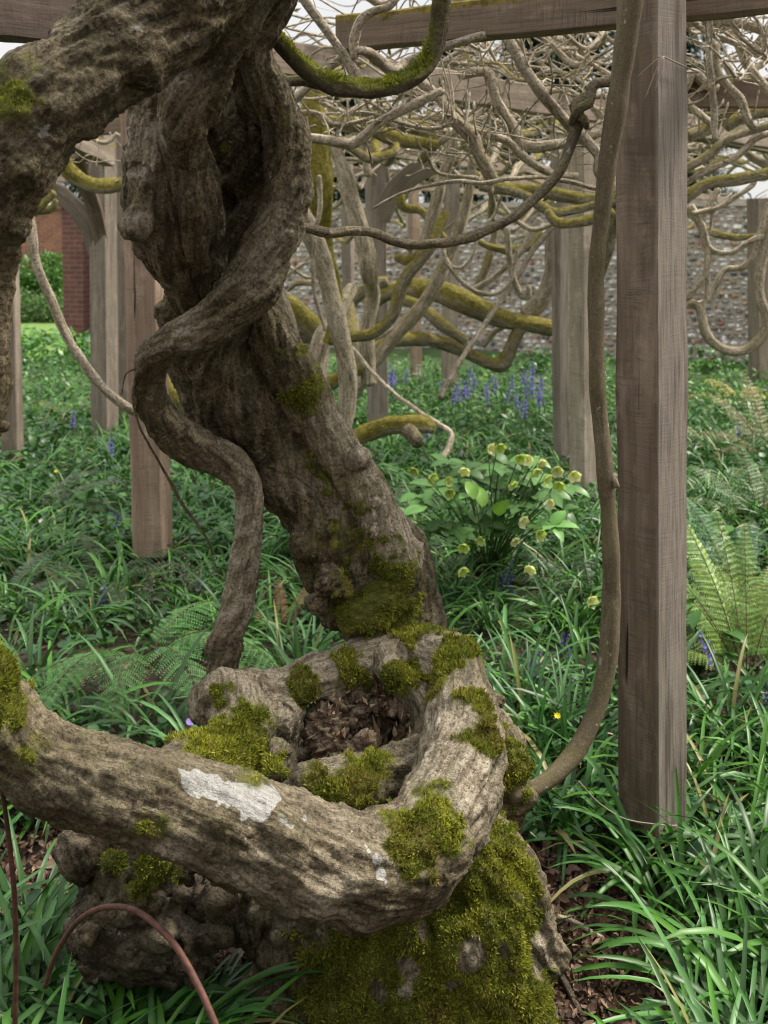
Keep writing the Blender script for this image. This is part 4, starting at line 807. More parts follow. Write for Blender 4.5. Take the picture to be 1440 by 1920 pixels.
limbs(vB, [
 ('limb', [(690,570,8.0,14),(730,548,7.9,17),(770,545,7.8,20),(820,548,7.7,21),(865,562,7.6,22),(905,582,7.6,20),(950,600,7.6,17),(1000,608,7.6,15),(1045,612,7.6,15),(1110,600,7.7,13)], .95, .2, d_(mb=.12, sides=20, label='heavy level limb with moss along its top')),
 ('limb', [(985,590,7.7,17),(1010,568,7.7,16),(1030,530,7.7,15),(1037,480,7.7,14),(1038,430,7.7,12),(1050,390,7.7,10)], .35, .3, d_(sides=14)),
 ('limb', [(975,615,7.6,13),(962,645,7.6,13),(945,680,7.6,14),(915,678,7.6,12),(870,662,7.6,12),(820,642,7.5,13),(770,635,7.4,13),(725,645,7.3,11),(680,665,7.3,12)], .7, .1, d_(sides=14)),
 ('limb', [(745,558,7.7,11),(790,578,7.5,11),(830,610,7.4,12),(872,638,7.4,9)], .7, .2),
 ('limb', [(660,740,7.0,13),(700,680,7.0,13),(745,625,7.0,13),(790,575,7.0,13),(825,520,7.0,13),(848,465,7.0,12),(866,410,7.0,11),(880,350,7.0,10),(888,300,7,9)], .45, .65, d_(sides=16)),
 ('limb', [(640,590,7.6,9),(660,560,7.6,12),(690,538,7.6,13),(725,528,7.6,12)], .5, .2),
 ('limb', [(680,720,7.2,12),(665,650,7.2,12),(660,600,7.4,12),(650,560,7.5,10)], .5, .2),
 ('branch', [(780,480,6.6,10),(800,440,6.6,11),(815,390,6.6,12),(828,340,6.6,12),(842,300,6.6,11),(850,250,6.6,9)], .15, .85),
 ('branch', [(742,480,7.2,8),(765,490,7.2,9),(775,470,7.2,8),(755,455,7.2,7)], 1, .1, d_(mb=.2)),
 ('branch', [(750,365,7.2,9),(760,388,7.2,9),(790,395,7.2,8),(815,425,7.2,8),(835,450,7.2,7)], 1, .1, d_(mb=.2)),
 ('branch', [(890,450,7.5,5),(930,465,7.5,7),(960,470,7.5,9),(1000,460,7.5,10),(1020,440,7.5,9)], .9, .1, d_(mb=.1)),
 ('branch', [(885,545,7.2,6),(925,520,7.2,6),(960,490,7.2,7),(985,460,7.2,7),(1010,410,7.2,6)], .1, .85),
 ('branch', [(700,640,7,3),(760,600,7,2)], 0, .5),
 ('branch', [(885,560,8,7),(905,520,8,8),(920,470,8,8),(930,420,8,6)], .9, .1),
 ('branch', [(905,650,8,5),(930,620,8,6),(970,600,8,5)], .4, .4),
])
vC = vine('wisteria with pale crossing branches under the middle rails, left of the big post', 1040, 780)
limbs(vC, [
 ('branch', [(860,142,4.2,8),(895,136,4.2,9),(915,140,4.2,10),(925,170,4.2,10),(940,205,4.2,10.5),(960,240,4.2,11),(978,268,4.2,11),(1005,277,4.2,11),(1045,272,4.2,10),(1090,258,4.25,10),(1125,247,4.3,10),(1133,225,4.3,7),(1110,200,4.3,6)], .1, .75),
 ('branch', [(940,50,3.6,7),(955,80,3.6,10),(978,120,3.6,11),(1010,165,3.6,11),(1045,210,3.65,11),(1085,250,3.7,11),(1110,275,3.7,11),(1122,295,3.7,10),(1118,320,3.7,9),(1135,350,3.7,8)], .1, .35),
 ('branch', [(770,140,3.9,8),(800,165,3.9,9),(835,200,3.9,9.5),(858,235,3.9,9),(880,260,3.9,9),(900,300,3.9,8.5),(915,330,3.9,8.5),(922,345,3.9,6)], .2, .7),
 ('branch', [(850,215,3.9,7),(872,238,3.9,9),(905,250,3.95,8),(950,265,4,8),(980,292,4,8),(1010,315,4,8),(1040,325,4.1,7),(1080,330,4.2,7)], .25, .6),
 ('branch', [(872,238,3.88,8),(890,255,3.88,10),(900,285,3.88,10),(920,322,3.88,9),(930,340,3.88,8)], .5, .7),
 ('branch', [(555,-40,3.1,9),(575,5,3.1,9),(600,40,3.1,9),(625,75,3.1,9),(648,108,3.1,9),(668,150,3.1,10),(690,168,3.1,8)], .0, .6),
 ('branch', [(664,110,3.1,8),(664,75,3.1,9),(676,40,3.1,9),(700,22,3.1,8),(730,12,3.1,7),(748,-10,3.1,6)], .0, .7),
 ('branch', [(665,95,3.1,8),(690,98,3.1,10),(715,118,3.15,11),(740,135,3.15,9),(765,115,3.2,9),(810,95,3.2,8),(860,80,3.2,8),(905,65,3.2,8),(930,60,3.2,7),(940,30,3.2,6),(932,-5,3.2,6)], .05, .35),
 ('branch', [(520,258,3.6,9),(555,258,3.6,9.5),(600,262,3.6,9.5),(655,268,3.6,10),(680,255,3.6,10),(710,232,3.6,10),(745,212,3.6,9.5),(790,190,3.6,9),(830,170,3.6,8)], .1, .65),
 ('branch', [(530,205,3.5,9),(560,180,3.5,9),(610,130,3.5,9),(660,95,3.5,9.5),(710,60,3.5,10),(760,32,3.5,9),(820,15,3.5,8),(880,-10,3.5,7)], .05, .5),
 ('branch', [(560,210,3.8,5),(595,212,3.8,5),(625,232,3.8,5),(660,230,3.8,4),(700,220,3.8,4)], .0, .8),
 ('branch', [(735,225,3.8,3.5),(790,240,3.8,4),(830,238,3.8,4),(850,220,3.8,3.5)], 0, .9),
 ('branch', [(700,390,3.7,2.5),(760,360,3.7,3),(850,340,3.7,4),(905,343,3.7,4),(960,335,3.7,4),(1010,332,3.75,4),(1065,340,3.8,4.5),(1120,355,3.8,4)], 0, .6),
 ('branch', [(600,190,4.6,5),(640,210,4.6,5),(700,215,4.6,5),(740,240,4.7,5)], 0, .9),
 ('branch', [(900,347,4.9,11),(945,352,4.9,12),(1000,356,4.9,12),(1050,364,4.9,13),(1100,372,4.9,12),(1150,378,4.9,12)], .9, .3, d_(mb=.05)),
 ('branch', [(930,352,4.7,9),(985,368,4.7,9),(1015,388,4.7,10),(1040,400,4.7,9),(1080,394,4.7,8),(1125,382,4.7,9)], .7, .2),
 ('branch', [(1025,395,4.6,7),(1045,415,4.6,9),(1080,416,4.6,10),(1120,408,4.6,10),(1150,400,4.6,9)], .95, .1, d_(mb=.1)),
 ('branch', [(1160,380,4.9,10),(1150,430,5,12),(1135,480,5.1,12),(1120,520,5.2,10)], .7, .1),
 ('branch', [(1046,412,6.5,6),(1000,470,6.4,5),(960,535,6.3,5),(910,605,6.2,5),(880,650,6.1,5),(845,705,6,5),(825,745,5.9,5)], 0, .05, d_(label='straight dark stem leaning down to the ground')),
 ('branch', [(945,355,5,2.5),(928,400,5,3),(900,440,5,3),(885,480,5,3),(868,500,5,3),(848,500,5,3),(835,480,5,3),(828,460,5,2)], 0, .8),
 ('branch', [(832,470,5,4),(842,500,5,4),(868,530,5,4),(900,550,5,4),(930,550,5,4),(955,530,5,4),(966,490,5,4),(968,460,5,3)], 0, .55),
 ('branch', [(950,430,5.5,6),(955,480,5.5,6),(962,520,5.5,6),(975,550,5.5,7),(990,555,5.5,6),(990,535,5.5,5)], .4, .3),
 ('branch', [(920,350,5.2,3),(950,395,5.2,4),(985,425,5.2,5),(1010,430,5.2,5),(1035,420,5.2,4)], 0, .8),
 ('branch', [(800,118,5.5,3),(870,120,5.5,4),(940,125,5.5,4),(990,135,5.5,3)], 0, .8),
 ('branch', [(1005,60,5.5,5),(1060,95,5.5,6),(1110,120,5.5,5),(1150,145,5.5,5)], 0, .9),
 ('branch', [(1030,80,5,5),(1065,115,5,6),(1085,122,5,6),(1105,115,5,4)], 0, .9),
 ('branch', [(1030,172,4.8,6),(1060,168,4.8,6),(1090,182,4.8,6),(1140,180,4.8,6)], 0, .8),
 ('branch', [(660,660,6.2,0.1),(660,652,6.2,4),(700,700,6.0,4),(745,742,5.8,4),(790,775,5.6,4.5),(830,800,5.4,5),(847,815,5.3,5),(838,845,5.25,6),(825,866,5.2,6)], 0, .95, d_(label='thin pale cut stem ending above the hellebore')),
])
vD = vine('pale branched wisteria right of the big post, one loop hanging before the wall', 1400, 760)
limbs(vD, [
 ('branch', [(1270,590,5.5,9),(1292,570,5.5,8),(1312,580,5.5,8),(1320,615,5.5,9),(1335,640,5.5,9),(1365,657,5.5,9),(1400,655,5.5,9),(1428,632,5.5,9),(1438,600,5.5,10),(1428,560,5.5,9),(1424,520,5.5,9),(1432,470,5.5,9),(1450,400,5.5,8)], .35, .6, d_(label='thick stem hanging in a low loop')),
 ('branch', [(1268,560,5.5,7),(1290,555,5.5,7),(1310,530,5.5,7),(1325,500,5.5,7),(1322,450,5.5,7),(1312,415,5.5,8),(1295,385,5.5,7)], .15, .85),
 ('branch', [(1312,420,5.5,6),(1325,395,5.5,6),(1340,365,5.5,6),(1350,355,5.5,5)], 0, 1),
 ('branch', [(1322,458,5.5,5),(1345,472,5.5,5),(1375,472,5.5,5),(1405,455,5.5,6),(1425,446,5.5,6),(1460,440,5.5,6)], .0, .9),
 ('branch', [(1295,575,5.6,6),(1330,560,5.6,6),(1345,530,5.6,6),(1360,508,5.6,6),(1395,500,5.6,6),(1415,475,5.6,7),(1430,430,5.6,7),(1442,380,5.6,6)], 0, 1),
 ('branch', [(1328,500,5.5,4),(1326,540,5.5,4),(1320,580,5.5,4)], 0, .8),
 ('branch', [(1300,400,5.4,5),(1345,390,5.4,5),(1385,365,5.4,5),(1412,345,5.4,5),(1415,330,5.4,4)], 0, .95),
 ('branch', [(1340,380,5.4,3),(1330,440,5.4,3)], 0, .9),
 ('limb', [(1240,390,5.2,14),(1290,368,5.2,13),(1330,345,5.2,12),(1380,336,5.2,12),(1420,328,5.2,11),(1480,318,5.2,11)], .7, .5, d_(mb=.05)),
 ('limb', [(1260,320,4.9,10),(1292,312,4.9,9),(1330,290,4.9,9),(1365,262,4.9,8),(1400,248,4.9,8),(1460,228,4.9,8)], .5, .5),
 ('branch', [(1285,345,5,6),(1330,318,5,6),(1370,302,5,6),(1398,280,5,7),(1420,255,5,7),(1465,245,5,7)], .0, .9),
 ('branch', [(1333,-20,4,6),(1331,40,4,6),(1329,100,4,6),(1335,160,4,6),(1338,220,4,6.5),(1341,262,4,5)], 0, .3),
 ('branch', [(1290,35,4.4,5),(1330,62,4.4,6),(1380,82,4.4,6),(1440,110,4.4,7)], 0, .8),
 ('branch', [(1352,50,4.6,6),(1378,75,4.6,8),(1400,120,4.6,9),(1430,155,4.6,9),(1470,200,4.6,9)], 0, 1),
 ('branch', [(1340,80,4.5,8),(1345,130,4.5,8),(1360,155,4.5,8),(1385,185,4.5,8),(1400,220,4.5,8),(1415,240,4.5,8)], .05, .7),
 ('branch', [(1280,190,4.8,6),(1300,205,4.8,7),(1335,232,4.8,7)], .1, .9),
 ('branch', [(1280,165,5,12),(1300,140,5,11),(1325,160,5,10),(1345,168,5,8)], .1, .9),
 ('branch', [(1290,255,5.2,12),(1330,240,5.2,12),(1365,205,5.2,12),(1390,190,5.2,11),(1440,165,5.2,11)], .6, .7),
 ('branch', [(1360,235,5.4,14),(1400,215,5.4,12),(1460,205,5.4,12)], .8, .3),
 ('branch', [(1290,45,4.6,7),(1340,40,4.6,10),(1400,45,4.6,10),(1430,60,4.6,8),(1420,85,4.6,7)], 0, .8),
 ('branch', [(1375,-10,4,3),(1420,40,4,3),(1437,85,4,3),(1430,100,4,2)], 0, .1),
 ('branch', [(1370,20,4,4),(1380,60,4,4),(1420,95,4,4),(1460,115,4,4)], 0, .3),
 ('branch', [(1360,120,5.6,7),(1385,155,5.6,7),(1420,125,5.6,6),(1460,100,5.6,6)], 0, .9),
])
vE = vine('bare sagging wisteria stem and mossy branch before the grey corner pergola on the left', 250, 900)
limbs(vE, [
 ('branch', [(45,345,4.0,8),(52,385,4.0,9),(60,440,4.0,9),(72,500,4.0,9),(92,560,4.0,9),(120,618,4.0,9),(152,672,4.0,9),(195,728,4.0,9),(240,766,4.0,9),(262,775,4.05,8)], .15, .45, d_(sides=14, label='long bare stem sagging down to the left')),
 ('branch', [(108,268,6.2,12),(118,300,6.2,15),(138,328,6.2,16),(170,345,6.2,15),(205,348,6.2,14),(245,340,6.2,14),(300,325,6.2,14)], 1.0, .3, d_(mb=.3, sides=16, tuftd=9000)),
 ('branch', [(20,420,6.8,9),(60,400,6.8,9),(85,378,6.8,8),(100,360,6.8,7)], .9, .2, d_(mb=.2)), ('branch', [(30,385,6.9,11),(60,392,6.9,10),(95,392,6.9,8),(105,375,6.9,6)], .9, .2, d_(mb=.2)),
 ('branch', [(40,330,7,8),(80,308,7,9),(110,300,7,8)], .9, .2, d_(mb=.2)),
 ('branch', [(150,245,7,4),(195,268,7,4),(220,250,7,4)], 0, 1),
])
# overhead network: individual branches growing along the top of the pergola
r3 = np.random.default_rng(99)
def wander(x, y, z, az, L, r0, sag=0, zt=None):
    n = max(5, int(L/.16)); p = np.array([x, y, z], float); out = [(*p, r0)]; el = 0; ca = r3.normal(0, .12)
    for i in range(n):
        az += ca+r3.normal(0, .38); ca = .7*ca+r3.normal(0, .12)
        tz = (zt if zt is not None else z)-sag*math.sin(math.pi*i/n)
        dz = np.clip((tz-p[2])*.6+r3.normal(0, .05), -.09, .09)
        p = p+np.array([math.cos(az)*.15, math.sin(az)*.15, dz]); out.append((*p, r0*(1-.72*(i+1)/n)*(1+.18*math.sin(i*2.3+r0*900))))
    return out
owners = [(vA, (-.6, 6)), (vB, (.6, 9)), (vC, (1.4, 4.6)), (vD, (2.9, 5.5)), (vE, (-2.6, 6))]
cnt = {id(o): 0 for o, _ in owners}; tang = {id(o): Acc() for o, _ in owners}
def place(ctrl, moss, pale, sides, own=None, part=True):
    c = np.array(ctrl)[:, :2].mean(0)
    o = own or min(owners, key=lambda q: (q[1][0]-c[0])**2+(q[1][1]-c[1])**2)[0]
    if part and cnt[id(o)] < 55:
        cnt[id(o)] += 1; a = Acc(); branch_into(a, ctrl, sides, moss, pale, jit=.3); a.build('branch', M['bark_far'], o)
    else: branch_into(tang[id(o)], ctrl, sides, moss, pale, jit=.2)
for k in range(185):
    far = k % 4 < 3
    y = r3.uniform(5.0, 12.8) if far else r3.uniform(3.6, 6.5)
    x = r3.uniform(-.42, .42)*y+ (0 if r3.random() < .8 else .5)
    if x < -.12*y and y < 7.5 and r3.random() < .8: continue
    if x > .27*y and r3.random() < .5: continue
    z = ZB+r3.uniform(.05, .75)**1.2*(.9 if far else .55)
    ctrl = wander(x, y, z, r3.uniform(0, 6.28), r3.uniform(.9, 3.0), r3.choice([.006,.009,.013,.018,.024], p=[.3,.3,.22,.12,.06])*(1 if not far else 1.25), sag=r3.choice([0, .25, .5], p=[.7,.2,.1]))
    if min(c[1] for c in ctrl) < 3.2: continue
    place(ctrl, .75 if r3.random() < .09 else .1, r3.uniform(.5, 1.0), 7 if ctrl[0][3] < .012 else 9, part=(ctrl[0][3] > .008))
    for q in range(r3.integers(1, 4)):                  # forks
        i = r3.integers(2, max(3, len(ctrl)-1)); c0 = ctrl[min(i, len(ctrl)-1)]; c1 = ctrl[max(0, min(i, len(ctrl)-1)-1)]
        fk = wander(c0[0], c0[1], c0[2], math.atan2(c0[1]-c1[1], c0[0]-c1[0])+r3.choice([-1,1])*r3.uniform(.5,1.1), r3.uniform(.3,.9), c0[3]*.62, zt=c0[2]+r3.uniform(-.1,.25))
        place(fk, .1, r3.uniform(.6, 1.0), 6, part=False)
for k in range(34):
    y = r3.uniform(6.6, 11.5); x = r3.uniform(-.3, .42)*y
    ctrl = wander(x, y, ZB+r3.uniform(0, .3), r3.uniform(0, 6.28), r3.uniform(1.5, 3.5), r3.uniform(.024, .042), sag=r3.choice([0,.3,.7]))
    place(ctrl, .75 if r3.random() < .35 else .2, r3.uniform(.4, 1.0), 12, part=True)
for k in range(70):                                    # finer growth standing above the rails
    y = r3.uniform(4.2, 9.5); x = r3.uniform(-.2, .42)*y
    ctrl = wander(x, y, ZB+r3.uniform(.4, 1.1), r3.uniform(0, 6.28), r3.uniform(.8, 2.2), r3.choice([.005,.008,.012]))
    place(ctrl, .1, r3.uniform(.6, 1.0), 6, part=False)
for k in range(70):                                     # shade from the growth over the viewer's side
    y = r3.uniform(-1.5, 2.6); x = r3.uniform(-2.5, 2.5)
    ctrl = wander(x, y, r3.uniform(2.75, 3.1), r3.uniform(0, 6.28), r3.uniform(1.5, 3), r3.choice([.01,.018,.03]))
    place(ctrl, .3, .4, 6, own=vE, part=False)
tw = []                                                  # spur twigs with fat buds
for o, _ in owners:
    A_ = tang[id(o)]
    src = [c for c in o.children if c.name.startswith('branch')]
    for ob_ in src:
        nv = len(ob_.data.vertices); co = np.empty(nv*3, np.float32); ob_.data.vertices.foreach_get('co', co); co = co.reshape(-1, 3)
        for q in range(r3.integers(6, 14)):
            s0 = co[r3.integers(nv)]; 
            if s0[1] < 3.3 or s0[2] < 1.95: continue
            d0 = nrm(r3.normal(0, 1, 3)+np.array([0,0,.6])); L = r3.uniform(.05, .22); e = s0+d0*L; mid = s0+d0*L*.5+r3.normal(0, .015, 3)
            branch_into(A_, [(*s0, .004),(*mid, .003),(*e, .0035),(*(e+d0*.012), .006),(*(e+d0*.030), .001)], 5, .0, .95, step=.02)
    if A_.V: tag(A_.build('tangle', M['bark_far'], o), kind='stuff', label='tangle of pale bare twigs and spurs')
# fallen mossy log
lg = thing('mossy_log', 'short log covered in yellow green moss lying in the greenery beside the leaning stems', 'log', G(735, 850))
stem_part('log', PR([(655,830,5.0,16),(690,812,5.0,17),(725,800,5.0,18),(760,796,5.0,18),(790,795,5.0,17),(808,800,5.05,12)]), 22, 1.0, .4, 'bark_far', parent=lg, mossbias=.25, tuftd=16000)
stem_part('stub', PR([(760,800,5.0,15),(775,815,4.92,14),(782,828,4.86,12)]), 14, .2, .2, 'bark', parent=lg)
st_ = thing('mossy_log', 'broken mossy limb lying on the ground behind the reddish post', 'log', G(350, 800))
stem_part('log', PR([(300,720,6.2,26),(345,735,6.1,32),(385,765,6.0,24),(420,790,5.9,14)]), 18, .9, .4, 'bark_far', parent=st_, mossbias=.2, lump=.4)
# rusty hoop and rod
hp = thing('iron_hoop', 'thin rusty iron hoop arching out of the grass in front of the root burl', 'hoop', G(100, 1800))
a = Acc(); s_ = spine(PR([(85,1850,1.98,5.5),(100,1800,1.97,5.5),(118,1765,1.95,5.5),(145,1728,1.9,5.5),(180,1706,1.85,5.5),(215,1700,1.82,5.8),(250,1706,1.78,6),(290,1732,1.74,6.2),(330,1775,1.7,6.5),(370,1845,1.66,7),(405,1925,1.62,7),(430,2010,1.6,7)]), .01)
V, fs, g = tube_arrays(s_, 10, .05, 3); a.add(V, fs); a.build('hoop', M['rust'], hp)
rd = thing('iron_rod', 'straight thin rusty rod standing at the left edge below the low limb', 'rod', G(30, 1880))
a = Acc(); s_ = spine(PR([(2,1470,1.75,5),(15,1560,1.77,5),(27,1680,1.79,5.5),(30,1800,1.8,5.5),(28,1930,1.8,5.5),(27,2050,1.8,5.5)]), .01)
V, fs, g = tube_arrays(s_, 8, .1, 3); a.add(V, fs); a.build('rod', M['rust'], rd)
# ------------------------------------------------------------------ planting
rf = np.random.default_rng(2024)
def Garr(u, v, z=0.0):
    a = (VC-v)/F; y = cp+sp*a; zz = -sp+cp*a; d = (CAMZ-z)/(-zz)*y
    return (u-720)/F*d/y, d
bare = [(*G(250,1290)[:2], .22, .26), (*G(1370,1290)[:2], .08, .12), (*G(1110,1790)[:2], .34, .34), (*G(1040,1660)[:2], .22, .16), (*G(470,1800)[:2], .42, .22), (*G(600,1850)[:2], .3, .25), (*G(60,1650)[:2], .25, .25), (*G(820,1800)[:2], .36, .30), (*G(300,1720)[:2], .35, .25), (*G(800,2020)[:2], .48, .34), (*G(560,1900)[:2], .25, .2), (*G(1060,1850)[:2], .22, .2), (*G(150,1640)[:2], .25, .2)]
def keep(x, y, power=1.0, rnd=rf):
    k = np.ones(len(x), bool)
    for bx, by, rx, ry in bare: k &= ((x-bx)/rx)**2+((y-by)/ry)**2 > 1*power
    return k
def scat(n, u0, u1, v0, v1, dens=None, excl=1.0):
    u = rf.uniform(u0, u1, n); v = rf.uniform(v0, v1, n); x, y = Garr(u, v); k = keep(x, y, excl)
    if dens is not None: k &= rf.random(n) < dens(u, v, x, y)
    return x[k], y[k], u[k], v[k]
GREEN = [np.array([.028,.095,.014]), np.array([.055,.155,.018]), np.array([.062,.15,.045]), np.array([.11,.22,.03])]
def straps(x, y, nb, L, W, el=(55,85), bend=(.9,2.3), segs=6, tint=None, keel=.35, rad=.035, seed=0):
    """clumps of strap leaves: one row per clump"""
    n = len(x); k = np.repeat(np.arange(n), nb); m = len(k)
    cc = rf.integers(0, 3, n); base_c = np.array(GREEN)[cc]*rf.uniform(.8, 1.25, (n,1))
    if tint is not None: base_c = base_c*0+np.array(tint)
    az = rf.uniform(0, 2*np.pi, m); r0 = rad*np.sqrt(rf.random(m)); px_ = x[k]+r0*np.cos(az); py_ = y[k]+r0*np.sin(az); az = az+rf.normal(0, .5, m)
    pz = gz(px_, py_)-.01; e = np.radians(rf.uniform(el[0], el[1], m)); ln = rf.uniform(L[0], L[1], m)*rf.uniform(.8, 1.15, n)[k]
    c = base_c[k]*rf.uniform(.55, 1.5, (m,1)); old = rf.random(m) < .03; c[old] = np.array([.22,.20,.07])
    d = rdir(az, e); up = np.column_stack([-np.cos(az)*np.sin(e), -np.sin(az)*np.sin(e), np.cos(e)])+rf.normal(0, .15, (m,3))
    V, f, C = leaves(np.column_stack([px_, py_, pz]), d, -up*-1, ln, rf.uniform(W[0], W[1], m), rf.uniform(bend[0], bend[1], m), segs, 'strap', keel, c, twist=rf.normal(0, .5, m))
    V[:,2] = np.maximum(V[:,2], gz(V[:,0], V[:,1])+.004+.012*rf.random(len(V)))
    return V, f, C
def roundleaves(x, y, zr, S, tint, prof='round', segs=4, petiole=True, keel=.12, flat=.35):
    n = len(x); z0 = gz(x, y); z = z0+rf.uniform(zr[0], zr[1], n); az = rf.uniform(0, 2*np.pi, n)
    d = rdir(az, rf.normal(-.1, flat, n)); s = rf.uniform(S[0], S[1], n); up = np.column_stack([rf.normal(0, flat, n), rf.normal(0, flat, n), np.ones(n)])
    c = np.array(tint)[rf.integers(0, len(tint), n)]*rf.uniform(.65, 1.4, (n,1))
    V, f, C = leaves(np.column_stack([x, y, z]), d, up, s, s*rf.uniform(.75, 1.0, n)*(1 if prof == 'round' else .55), rf.uniform(.1, .9, n), segs, prof, keel, c)
    out = [(V, f, C)]
    if petiole:
        k = rf.random(n) < .5
        b = np.column_stack([x[k]+rf.normal(0,.02,k.sum()), y[k]+rf.normal(0,.02,k.sum()), z0[k]]); e = np.column_stack([x, y, z])[k]; dv = e-b; ln = np.linalg.norm(dv, axis=1)
        out.append(leaves(b, dv/ln[:,None], np.array([1,.3,.2]), ln, .003, .05, 1, 'strap', 0, c[k]*.9))
    return out
def put(acc, res): 
    for V, f, C in (res if isinstance(res, list) else [res]): acc.add(V, f, col=C)
# strap-leaved carpet
A = Acc()
den_c = lambda u, v, x, y: np.clip(.62+.8*fbm(np.column_stack([x*1.3, y*1.3, 0*x]), 2, 41)+.3*(u > 700), .25, 1)
x, y, u, v = scat(680, -150, 1600, 1060, 2300, den_c, 1.15); put(A, straps(x, y, 9, (.20,.44), (.010,.021)))
x, y, u, v = scat(1300, -120, 1560, 840, 1080, den_c); put(A, straps(x, y, 9, (.20,.38), (.010,.016), segs=5))
x, y, u, v = scat(1900, -120, 1560, 690, 850, den_c); put(A, straps(x, y, 7, (.18,.30), (.009,.015), segs=4, keel=0))
x, y, u, v = scat(120, 560, 1150, 1000, 1200); put(A, straps(x, y, 10, (.20,.40), (.010,.016)))
x, y, u, v = scat(70, 0, 560, 1040, 1250); put(A, straps(x, y, 10, (.18,.34), (.009,.015)))
x, y, u, v = scat(260, -100, 1560, 900, 2100); put(A, straps(x, y, 2, (.15,.32), (.007,.014), (8,35), (.1,1.2), tint=(.30,.26,.12)))
tag(A.build('grass', M['leaf']), 'carpet of glossy strap leaves under the pergola', 'grass', kind='stuff')
# low broad-leaved cover
A = Acc()
den_l = lambda u, v, x, y: np.clip(.45-.9*fbm(np.column_stack([x*1.3, y*1.3, 0*x]), 2, 41)+.35*(u < 700), .15, 1)
DK = [(.020,.068,.018), (.030,.095,.026), (.048,.135,.024), (.042,.105,.045)]
x, y, u, v = scat(13000, -150, 1600, 1020, 2300, den_l); put(A, roundleaves(x, y, (.015,.11), (.022,.048), DK))
x, y, u, v = scat(14000, -120, 1560, 800, 1060, den_l); put(A, roundleaves(x, y, (.03,.16), (.03,.06), DK, segs=3))
x, y, u, v = scat(12000, -120, 1560, 690, 820); put(A, roundleaves(x, y, (.04,.22), (.04,.085), [(.055,.17,.025), (.04,.12,.028), (.09,.21,.03)], 'ovate', 2, False, 0))
x, y, u, v = scat(15000, -200, 1640, 618, 700, lambda u, v, x, y: (np.abs(u-80) > 75)|(v > 640)); k = y < 12.4+2*(x < -3); put(A, roundleaves(x[k], y[k], (.04,.38), (.07,.15), [(.07,.21,.025), (.055,.16,.03), (.12,.26,.04), (.035,.11,.025)], 'ovate', 2, False, 0, flat=.5))
# lobed filigree leaves
x, y, u, v = scat(7000, -120, 1560, 950, 2100, lambda u, v, x, y: np.clip(.2+fbm(np.column_stack([x*2, y*2, 0*x+4]), 2, 9), 0, 1)); put(A, roundleaves(x, y, (.02,.1), (.02,.035), [(.04,.12,.05), (.05,.13,.04)], 'lance', 2, True, 0, flat=.6))
x, y, u, v = scat(170, 900, 1600, 1560, 2200, None, .8); put(A, roundleaves(x, y, (.03,.12), (.05,.08), [(.05,.13,.04), (.04,.10,.045)], segs=6))
x, y, u, v = scat(120, -100, 420, 1450, 2100, None, .8); put(A, roundleaves(x, y, (.03,.12), (.04,.07), [(.035,.10,.035)], segs=6))
tag(A.build('ground_cover', M['leaf']), 'low mixed green leaves covering the woodland bed', 'ground cover', kind='stuff')
# leaf litter
A = Acc()
def litter(n, cx, cy, rx, ry, S=(.016,.045)):
    t = rf.uniform(0, 2*np.pi, n); r = np.sqrt(rf.random(n)); x = cx+r*rx*np.cos(t); y = cy+r*ry*np.sin(t)
    s = rf.uniform(S[0], S[1], n); az = rf.uniform(0, 2*np.pi, n)
    c = np.array([(.15,.092,.062), (.095,.055,.038), (.23,.155,.11), (.06,.038,.028), (.18,.12,.085)])[rf.integers(0, 5, n)]*rf.uniform(.6, 1.35, (n,1))
    up = np.column_stack([rf.normal(0,.45,n), rf.normal(0,.45,n), np.ones(n)])
    put(A, leaves(np.column_stack([x, y, gz(x, y)+rf.uniform(.002,.03,n)]), rdir(az, rf.normal(0,.3,n)), up, s, s*rf.uniform(.3,.65,n), rf.normal(.3,1.4,n), 4, 'ovate', .5, c, twist=rf.normal(0,1.0,n)))
for bx, by, rx, ry in bare[2:]: litter(int(14000*rx*ry), bx, by, rx*1.35, ry*1.35)
litter(5000, 0, 3.4, 2.2, 1.9)
tag(A.build('leaf_litter', M['dry']), 'crumpled brown dead leaves on the bare soil', 'leaf litter', kind='stuff')
A = Acc(); n = 260; k = rf.integers(0, len(FLAKE_AT), n); fp = np.array(FLAKE_AT)[k]+rf.normal(0, .017, (n,3))
put(A, leaves(fp, rf.normal(0,1,(n,3)), rf.normal(0,1,(n,3)), rf.uniform(.008,.028,n), rf.uniform(.003,.010,n), rf.normal(0,1.2,n), 2, 'lance', .3, np.array([(.20,.12,.075),(.33,.23,.15),(.10,.055,.035),(.42,.32,.22)])[rf.integers(0,4,n)]*rf.uniform(.7,1.2,(n,1))))
for q in range(46):
    an = rf.uniform(0, 6.28); c0 = P(690,1385,2.42)+np.array([math.cos(an)*.085, math.sin(an)*.05, rf.uniform(-.03,.02)])
    put(A, leaves(c0[None], np.array([[rf.normal(0,.35), rf.normal(0,.35), 1]]), np.array([[math.cos(an), math.sin(an), .1]]), rf.uniform(.03,.075), rf.uniform(.010,.024), rf.normal(0,.5), 5, 'pin', .5, np.array([(.24,.16,.10),(.40,.30,.20),(.14,.085,.055)])[q % 3], twist=rf.normal(0,.8)))
tag(A.build('wood_flakes', M['dry'], WIS, False), kind='stuff')
sk = thing('fallen_stick', 'thin brown stick lying on the dead leaves right of the mossy base', 'stick', G(1090, 1760))
a = Acc(); branch_into(a, [(*(G(1000,1735)+[0,0,.02]), .004), (*(G(1060,1745)+[0,0,.03]), .007), (*(G(1130,1775)+[0,0,.02]), .006)], 8, 0, .6); a.build('stick', M['bark_far'], sk)
